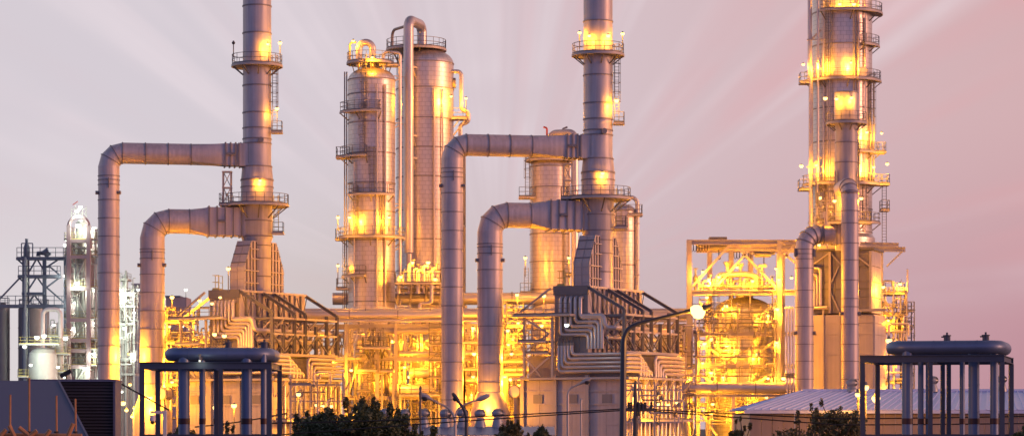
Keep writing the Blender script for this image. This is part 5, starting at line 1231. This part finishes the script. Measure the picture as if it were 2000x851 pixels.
# ================================================================== STREET FURNITURE
def street_light(label, pts, Y, r0, r1, mat, head, lit=0, headlen=.75):
    """pts: photo pixels of the mast from its foot up to the head"""
    t = Thing('street_lamp', label, 'street lamp', pts[0][0], Y)
    P = [t.q(*p) for p in pts]; foot = Vector((P[0].x, 0, .02))
    path = fillet([foot]+P[1:], .9, 8); n = len(path)
    t.part('mast', MB().tube(path, [r0+(r1-r0)*i/(n-1) for i in range(n)], 10), mat)
    d_ = (path[-1]-path[-2]).normalized(); p = path[-1]; sd = 1
    k = headlen
    hd = t.part('lamp_head', MB().tube([p-d_*.1, p, p+d_*k*.3, p+d_*k*.75, p+d_*k], [.05, .07, k*(.1 if lit else .20), k*(.1 if lit else .18), .05], 12), mat)
    ln = t.part('lens', MB().lathe([(.02, -k*.30), (k*.16, -k*.26), (k*.24, -k*.12), (k*.26, .0), (k*.2, .02)], p+d_*k*.52-Vector((0, 0, k*.08)), 16), E_SOD if lit else M_INSUL, hd)
    if lit:
        t.part('bulb', MB().lathe([(.02, -.24), (.13, -.21), (.21, -.12), (.24, 0), (.21, .10), (.12, .15), (.05, .17)], p+d_*.42-Vector((0, 0, .02)), 18), E_SOD, hd)
        ld = bpy.data.lights.new('lamp_light', 'POINT'); ld.energy = lit; ld.shadow_soft_size = .2; ld.color = (1, .36, .02)
        lo = bpy.data.objects.new('lamp_light', ld); COL.objects.link(lo); lo.parent = t.e; lo.location = p+d_*k*.55-Vector((0, 0, k*.75))
    return t
street_light('tall dark street lamp with long arm and burning orange head in front of centre heater', [(1211, 870), (1218, 660), (1227, 640), (1250, 630), (1338, 609)], 92, .11, .06, M_POST, 0, 900, .95)
t = street_light('pale twin-arm street lamp before the low shed', [(889, 900), (889, 815), (878, 797), (842, 779)], 140, .09, .05, M_PALEPOST, 0)
p2 = fillet([t.q(889, 818), t.q(892, 800), t.q(905, 790), t.q(932, 780)], .5, 6)
t.part('mast', MB().tube(p2, .05, 10), M_PALEPOST)
p = p2[-1]; d_ = (p2[-1]-p2[-2]).normalized(); t.part('lamp_head', MB().tube([p-d_*.05, p, p+d_*.22, p+d_*.56, p+d_*.75], [.05, .07, .15, .13, .05], 12), M_PALEPOST)
street_light('dark single street lamp with its head turned toward us before the low shed', [(911, 900), (911, 812), (906, 798), (896, 784)], 118, .09, .06, M_POST, 0, 0, .5)
street_light('pale curved street lamp standing before the centre heater wall', [(1109, 900), (1109, 768), (1113, 758), (1136, 747)], 118, .06, .04, M_PALEPOST, 0, 0, .5)
def thin_post(name, label, cat, px, ytop, Y, r_, mat, cap=True):
    t = Thing(name, label, cat, px, Y); z_ = t.q(0, ytop)[2]
    t.part('shaft', MB().tube([(0, 0, .02), (0, 0, z_*.6), (0, 0, z_)], [r_*1.3, r_*1.1, r_], 10), mat)
    t.part('cap', MB().lathe([(r_*1.3, 0), (r_*1.3, .08), (r_*.4, .14)], (0, 0, z_-.04), 10), mat)
    return t
thin_post('mast', 'thin dark mast beside the low shed left of the twin-arm lamp', 'mast', 821, 757, 118, .05, M_POST)
thin_post('mast', 'thin pale post before the centre heater wall', 'mast', 1135, 781, 120, .045, M_PALEPOST)
up = Thing('utility_pole', 'dark utility pole with crossarm and insulators beside the tall street lamp', 'utility pole', 1241, 105)
q = up.q
up.part('pole', MB().tube([(0, 0, .02), q(1241, 800), q(1241, 743)], [.16, .10, .05], 10), M_POST)
up.part('crossarm', MB().box(q(1221, 0)[0], q(1278, 0)[0], -.08, .08, q(0, 803)[2], q(0, 797)[2]), M_POST, smooth=False)
up.part('crossarm', MB().box(q(1221, 0)[0], q(1278, 0)[0], .12, .22, q(0, 801)[2], q(0, 796)[2]), M_POST, smooth=False)
for px in (1228, 1233, 1246, 1253, 1260, 1272): up.part('insulator', MB().lathe([(.04, 0), (.07, .04), (.045, .08), (.07, .13), (.045, .18), (.06, .23), (.02, .27)], q(px, 797), 10), M_INSUL)
up.part('transformer_fuse', MB().tube([q(1248, 812, -.1), q(1248, 786, -.1)], .05, 8).tube([q(1256, 808, -.1), q(1256, 788, -.1)], .05, 8), M_INSUL)
def cable(label, pts, Y, r_=.028, sag=0.0, Y2=None):
    t = Thing('power_cable', label, 'cable', loc=(0, Y, 0)); Y2 = Y2 or Y; P = []
    n = 28
    for i in range(n+1):
        u = i/n; f = u*(len(pts)-1); k_ = min(int(f), len(pts)-2); g = f-k_
        px = pts[k_][0]+(pts[k_+1][0]-pts[k_][0])*g; py = pts[k_][1]+(pts[k_+1][1]-pts[k_][1])*g+sag*4*u*(1-u)
        yy = Y+(Y2-Y)*u; P.append((PX(px, yy), yy-Y, PZ(py, yy)))
    t.part('strand', MB().tube(P, r_, 6), M_BLACK)
cable('upper power cable sagging left from the utility pole to the trees', [(1222, 797), (520, 826)], 105, sag=4)
cable('lower power cable sagging left from the utility pole to the trees', [(1222, 800), (520, 850)], 105, sag=-1)
cable('upper power cable running right from the utility pole', [(1276, 799), (1640, 815), (2010, 812)], 105, sag=2)
cable('lower power cable running right from the utility pole', [(1276, 802), (1640, 828), (2010, 826)], 105, sag=1)
cable('black cable crossing behind the left pipe frame', [(230, 745), (280, 770), (330, 800)], 95, .03, 2)
cable('thin paired cable low behind the left pipe frame', [(380, 833), (560, 806)], 108, .03, 3)
cc = Thing('camera_post', 'white bracket post with hanging dome camera inside the left pipe frame', 'camera', 322, 90)
q = cc.q
cc.part('post', MB().box(-.06, .06, -.06, .06, .02, q(0, 801)[2]), M_WHITE, smooth=False)
cc.part('arm', MB().box(q(294, 0)[0], .05, -.05, .05, q(0, 807)[2], q(0, 801.5)[2]+.003), M_WHITE, smooth=False)
cc.part('dome_housing', MB().lathe([(.05, .16), (.10, .14), (.11, 0), (.10, -.06)], q(298, 818), 16), M_WHITE)
cc.part('dome', MB().lathe([(.095, 0), (.085, -.06), (.05, -.10), (.01, -.115)], q(298, 821.5), 16), M_BLACK)

# ================================================================== TREES
def leafmat(name, a, b):
    m = bpy.data.materials.new(name); m.use_nodes = True; t = NT(m.node_tree); bs = t.n['Principled BSDF']
    g = t.new('ShaderNodeNewGeometry'); cr_ = t.mix(g.outputs['Random Per Island'], (*a, 1), (*b, 1)); t.l.new(cr_, bs.inputs['Base Color'])
    bs.inputs['Roughness'].default_value = .55; bs.inputs['Transmission Weight'].default_value = 0.0
    return m
M_LEAF = leafmat('dark_green_leaf', (.05, .07, .035), (.11, .13, .055))
M_LEAF2 = leafmat('olive_leaf', (.07, .075, .03), (.13, .12, .05))
M_BARK = pmat('bark', (.10, .07, .05), .9, 0, .3, 6, .3)
def tree(label, px, ytop, wpx, Y, n=5200, mat=None, sparse=False, seed=0, hfac=1.0):
    rg = random.Random(seed); t = Thing('leafy_tree', label, 'tree', px, Y)
    zt = PZ(ytop, Y); wr = wpx/2/F*Y; hgt = max(2.6, wr*1.7)*hfac; zc = zt-hgt/2
    clumps = []
    nc = 18 if not sparse else 13
    for i in range(nc):
        a = rg.uniform(0, 2*math.pi); u = rg.uniform(-1, 1); rr_ = rg.uniform(.35, .85)
        c_ = Vector((math.cos(a)*math.sqrt(1-u*u)*wr*rr_, math.sin(a)*math.sqrt(1-u*u)*wr*rr_, zc+u*hgt/2*rr_)); clumps.append((c_, wr*rg.uniform(.22, .42)))
    for i in range(12):
        a = rg.uniform(0, 2*math.pi); u = rg.uniform(-.2, 1); rr_ = rg.uniform(.8, 1.12)
        clumps.append((Vector((math.cos(a)*math.sqrt(1-u*u)*wr*rr_, math.sin(a)*math.sqrt(1-u*u)*wr*rr_, zc+u*hgt/2*rr_)), wr*rg.uniform(.07, .16)))
    wts = [c_[1]**1.4 for c_ in clumps]
    tr = MB().tube([(0, 0, .02), (.08, .03, zc*.5), (0, 0, zc-hgt*.3), (.05, 0, zc)], [.19, .15, .12, .06], 9)
    t.part('trunk', tr, M_BARK)
    for c_, _ in clumps:
        s0 = Vector((0, 0, zc-hgt*rg.uniform(.2, .5))); md = s0.lerp(c_, .5)+Vector((rg.uniform(-.2, .2), rg.uniform(-.2, .2), .15))
        t.part('limb', MB().tube([s0, md, c_], [.055, .035, .012], 6), M_BARK)
    mb = MB()
    for i in range(int(n*1.6)):
        c_, cr_ = rg.choices(clumps, wts)[0]
        d = Vector((rg.gauss(0, 1), rg.gauss(0, 1), rg.gauss(0, 1))).normalized()*cr_*rg.uniform(.25, 1.12)**(.6)
        p = c_+(Vector((d.x*1.15, d.y*1.15, d.z*.85)) if cr_ > .18*wr else Vector((d.x*.7, d.y*.7, d.z*1.9)))
        ax = Vector((rg.gauss(0, 1), rg.gauss(0, 1), rg.gauss(0, .7))).normalized(); sd = ax.cross(Vector((rg.gauss(0, 1), rg.gauss(0, 1), rg.gauss(0, 1)))).normalized()
        l_ = rg.uniform(.05, .115); w_ = l_*.42
        mb.add([p-ax*l_, p+sd*w_, p+ax*l_, p-sd*w_], [(0, 1, 2, 3)])
    t.part('crown', mb, mat or M_LEAF, smooth=False)
tree('dark bushy tree, tallest of the clump before the low shed', 700, 783, 150, 107, 7500, seed=1)
tree('dark bushy tree left of the tallest one in the clump', 632, 797, 120, 108, 6000, seed=2)
tree('rounded dark tree at the right end of the clump before the low shed', 770, 806, 100, 109, 5000, seed=3)
tree('dark tree at the left end of the clump by the left frame', 590, 812, 80, 110, 4200, seed=4)
tree('dark low tree peeping out right of the clump before the low shed', 822, 822, 70, 110, 3600, seed=14)
tree('small leafy tree right of the low shed vents', 1000, 818, 76, 113, 3400, M_LEAF2, seed=5)
tree('low green tree top before the centre heater foot', 1068, 829, 80, 111, 4200, seed=6)
tree('low olive tree beside the shed at lower right', 1448, 820, 54, 112, 2600, M_LEAF2, seed=7)
tree('thin feathery tree lit orange left of the right pipe frame', 1635, 776, 120, 113, 2600, M_LEAF2, True, seed=8, hfac=1.1)
tree('thin feathery bush low between the shed and the right frame', 1560, 812, 110, 112, 2200, M_LEAF2, True, seed=9)
tree('dark evergreen tree cut off by the lower right edge', 1999, 786, 60, 84, 5200, seed=10, hfac=1.6)
tree('low dark tree behind the left pipe frame', 352, 832, 90, 110, 3200, seed=11)
tree('low dark tree behind the right part of the left pipe frame', 445, 828, 90, 112, 3200, seed=12)

# ================================================================== LAMPS
S = 'on the left stack'
lamp('on the left stack upper platform', 547, 84, 279.2, 250, 1.6)
lamp('on the left stack upper platform', 456, 84, 279, 0, 1.6, lit=False)
lamp('fixed to the left stack front above its upper platform', 523, 86, 278.1, 190)
lamp('on the left stack caged ladder', 541, 212, 278.8, 150)
lamp('on the left stack front above its lower platform', 508, 352, 277.9, 260)
lamp('on the left heater roof beside the hood', 446, 524, 274, 120, 2.6)
lamp('at the left heater convection front', 430, 580, 267.5, 260)
lamp('at the left heater convection front', 414, 592, 269, 420)
lamp('at the left heater pipe bends', 419, 652, 268.4, 260)
lamp('at the left heater pipe bends', 438, 655, 268.4, 200)
lamp('on the centre stack upper platform', 1132, 64, 271.2, 200, 1.7)
lamp('on the centre stack upper platform', 1216, 66, 271.2, 200, 1.7)
lamp('fixed to the centre stack front above its upper platform', 1151, 70, 270.1, 190)
lamp('fixed to the centre stack front above its upper platform', 1188, 70, 270.15, 170)
lamp('on the centre stack caged ladder', 1204, 196, 270.6, 300)
lamp('on the centre stack front above its lower platform', 1177, 338, 269.9, 260)
lamp('beside the centre heater convection pipes', 1107, 634, 260.5, 160, white=True)
lamp('beside the centre stack hood', 1111, 503, 296, 700, 2.4)
lamp('left of the column behind the centre ducts', 1026, 503, 298, 700, 2.2)
for px, py, pw in ((1010, 575, 600), (1062, 577, 500), (1012, 630, 700), (1058, 635, 600), (992, 645, 600), (993, 672, 500)): lamp('on poles left of the centre heater', px, py, 283, pw, 2.2)
for px, py, pw in ((336, 580, 450), (390, 586, 700), (331, 637, 600), (372, 642, 700), (318, 683, 500)): lamp('on the access tower beside the left heater', px, py, 281, pw, 1.8)
lamp('deep behind the access tower of the left heater', 356, 637, 300, 300, white=True)
lamp('on top of the nearer twin column', 690, 80, 299, 300)
lamp('on top of the nearer twin column', 727, 112, 296.6, 420, r=.18)
lamp('on the side platform of the fatter twin column', 881, 188, 305.2, 900)
lamp('on the side platform of the fatter twin column', 910, 192, 307, 350, 1.6)
for px, py, Y_, pw in ((660, 424, 298.4, 250), (683, 424, 296.4, 900), (760, 424, 296.4, 900)): lamp('on the widest platform of the nearer twin column', px, py, Y_, pw, 1.6)
lamp('on the low side platform of the nearer twin column', 660, 518, 299, 260, 2.2)
for px, py, pw in ((806, 512, 450), (836, 512, 650), (783, 540, 260), (850, 545, 260)): lamp('over the manifold platform between the twin columns', px, py, 295.5, pw)
RK = [(686, 722, 285.5, 1500), (790, 716, 289, 1700), (800, 735, 292, 900), (697, 800, 287, 700), (746, 742, 293.5, 900), (820, 668, 293, 1100), (850, 700, 292.5, 900), (765, 665, 293, 900), (712, 660, 294, 900), (650, 700, 292, 700), (790, 800, 285, 600), (850, 640, 293, 700)]
for px, py, Y_, pw in RK: lamp('inside the pipe rack below the twin columns', px, py, Y_, pw*.5)
for px, py, Y_, pw in ((910, 640, 293, 900), (918, 700, 291, 900), (922, 770, 288, 900), (990, 700, 290, 900), (1000, 660, 295, 900), (986, 735, 281, 500)): lamp('inside the rack near the centre ducts', px, py, Y_, pw*.75)
lamp('at the foot of the thick centre duct', 950, 774, 267.5, 800, r=.34, drop=.8)
lamp('at the foot of the slim centre duct', 893, 800, 275, 900)
for px, py, pw in ((924, 640, 1500), (926, 690, 2600), (924, 735, 2200)): lamp('on the rack face between the two centre ducts', px, py, 271.8, pw*.75)
for px, py, pw in ((1003, 690, 1800), (1001, 740, 2600)): lamp('on the rack face right of the thick centre duct', px-4, py, 270.9, pw*1.2)
for px, py, pw in ((252, 690, 2400), (254, 750, 2400)): lamp('on a mast between the two left ducts', px, py, 276.6, pw*.8)
for px, py, pw in ((334, 700, 2600), (336, 745, 2200)): lamp('on the access tower foot right of the thick left duct', px, py, 279, pw*.5)
lamp('at the foot of the thick left duct', 292, 776, 275.5, 900, r=.34, drop=.8)
lamp('at the foot of the slim left duct', 240, 786, 281, 1800, r=.4)
lamp('by the left building corner below the slim left duct', 258, 812, 268, 800)
for px, py, pw in ((1285, 788, 800), (1305, 790, 800), (1323, 785, 500)): lamp('on the side wall of the centre heater', px, py, 262, pw)
for px, py, pw in ((618, 790, 420), (630, 792, 420), (646, 792, 300)): lamp('on the side wall of the left heater', px, py, 270, pw)
for px, py, Y_, pw in ((1373, 530, 286, 700), (1385, 545, 288, 700), (1404, 540, 286.5, 600), (1440, 521, 286, 600), (1470, 548, 286.5, 600), (1516, 524, 286, 800), (1521, 545, 286, 700)): lamp('on the top deck of the reactor frame', px, py, Y_, pw*.75)
lamp('on a bracket right of the reactor frame', 1546, 542, 281.5, 700)
for px, py, Y_, pw in ((1381, 580, 286.5, 700), (1418, 597, 286.4, 1100), (1518, 603, 286, 1100), (1500, 615, 286.6, 600)): lamp('on the upper tier of the reactor frame', px, py, Y_, pw*.75)
for px, py, Y_, pw in ((1376, 670, 286, 900), (1389, 662, 287.5, 600), (1420, 676, 286.3, 1100), (1517, 668, 286, 1000), (1480, 690, 286.8, 700), (1372, 708, 286, 400)): lamp('on the middle tier of the reactor frame', px, py, Y_, pw*.75)
for px, py, Y_, pw in ((1389, 727, 286, 700), (1412, 735, 286.4, 700), (1500, 738, 286, 900), (1530, 738, 284, 400), (1345, 740, 286, 500)): lamp('on the lower tier of the reactor frame', px, py, Y_, pw*.75)
for px, py, Y_, pw in ((1392, 788, 283, 900), (1389, 809, 283, 500), (1497, 775, 285, 600), (1350, 800, 285, 700), (1440, 812, 285, 900)): lamp('at the foot of the reactor frame', px, py, Y_, pw*.75)
lamp('on the highest platform of the tallest tower', 1640, 8, 307.4, 700); lamp('on the highest platform of the tallest tower', 1668, 8, 307.6, 600)
for px, py, Y_, pw in ((1569, 126, 309.5, 250), (1597, 124, 308.2, 700), (1662, 122, 307.2, 900)): lamp('on the second platform of the tallest tower', px, py, Y_, pw)
for px, py, Y_, pw in ((1634, 193, 282.5, 170), (1663, 191, 282.35, 220), (1612, 192, 283, 120)): lamp('around the top of the short stack', px, py, Y_, pw)
for px, py, Y_, pw in ((1693, 258, 308.2, 600), (1722, 260, 309, 250)): lamp('on the small side platform of the tallest tower', px, py, Y_, pw)
for px, py, Y_, pw in ((1565, 324, 309.4, 250), (1594, 322, 308, 700), (1706, 326, 308, 700), (1733, 320, 309, 500)): lamp('on the third platform of the tallest tower', px, py, Y_, pw)
for px, py, Y_, pw in ((1601, 386, 306, 300), (1630, 392, 281.5, 350), (1622, 412, 306, 300), (1682, 387, 279.5, 550)): lamp('around the foot of the short stack', px, py, Y_, pw)
for px, py, Y_, pw in ((1725, 560, 285.5, 1000), (1758, 554, 290.5, 350), (1735, 625, 290, 500), (1734, 700, 289, 700), (1735, 760, 288, 600)): lamp('on the access platforms right of the grey heater', px, py, Y_, pw)
lamp('under the crane beam behind the grey heater', 1600, 478, 290, 400); lamp('under the crane beam behind the grey heater', 1690, 475, 302, 700)
lamp('on a pole just left of the right pipe frame', 1736, 664, 150, 160, 10, r=.2)
for px, py in ((1676, 769), (1690, 755), (1711, 777)): lamp('on posts near the right shed', px, py, 117, 160, 8.5, r=.17)
lamp('glowing alone on a post right of the left frame', 583, 769, 190, 260, 9, r=.22)
for px, py in ((422, 795), (457, 791)): lamp('seen through the left pipe frame', px, py, 235, 500, 8, r=.26)
lamp('small on the top beam of the left frame', 390, 703, 98.7, 12, white=True, r=.045, drop=.03)
for px, py in ((216, 741), (236, 742), (238, 764), (247, 800), (262, 796)): lamp('low between the left ducts', px, py, 300 if py < 770 else 279, 400 if py < 770 else 700, white=py < 770)
WL = [(150, 412), (157, 404), (153, 440), (158, 445), (140, 478), (128, 478), (184, 446), (190, 478), (182, 505), (146, 520), (160, 535), (127, 538), (150, 552), (184, 566), (145, 588), (160, 600)]
for px, py in WL[:8]: lamp('on the upper half of the arched white-lit tower', px, py, YF-.8+3*(px % 3), 1000, white=True, r=.42)
for px, py in WL[8:]: lamp('on the middle of the arched white-lit tower', px, py, YF-.8+3*(px % 3), 1000, white=True, r=.40)
for px, py in ((145, 640), (160, 648), (152, 655), (184, 630), (183, 690), (146, 705), (165, 720), (140, 720), (188, 738)): lamp('on the lower part of the arched white-lit tower', px, py, YF-.8+3*(px % 3), 900, white=True, r=.36)
for px, py in ((72, 658), (86, 655), (48, 676), (105, 634), (60, 712), (113, 716), (128, 660), (126, 735)): lamp('around the domed vessel at far left', px, py, YF-12, 700, white=True, r=.36)
for px, py in ((234, 566), (240, 584), (270, 565), (262, 610), (243, 640), (258, 690)): lamp('on the far process structure between the left ducts', px, py, YF+8, 700, white=True, r=.34)
lamp('hanging alone in the far distance left of the left heater', 363, 565, 500, 200, 20, white=True, r=.3)
build_lamps()
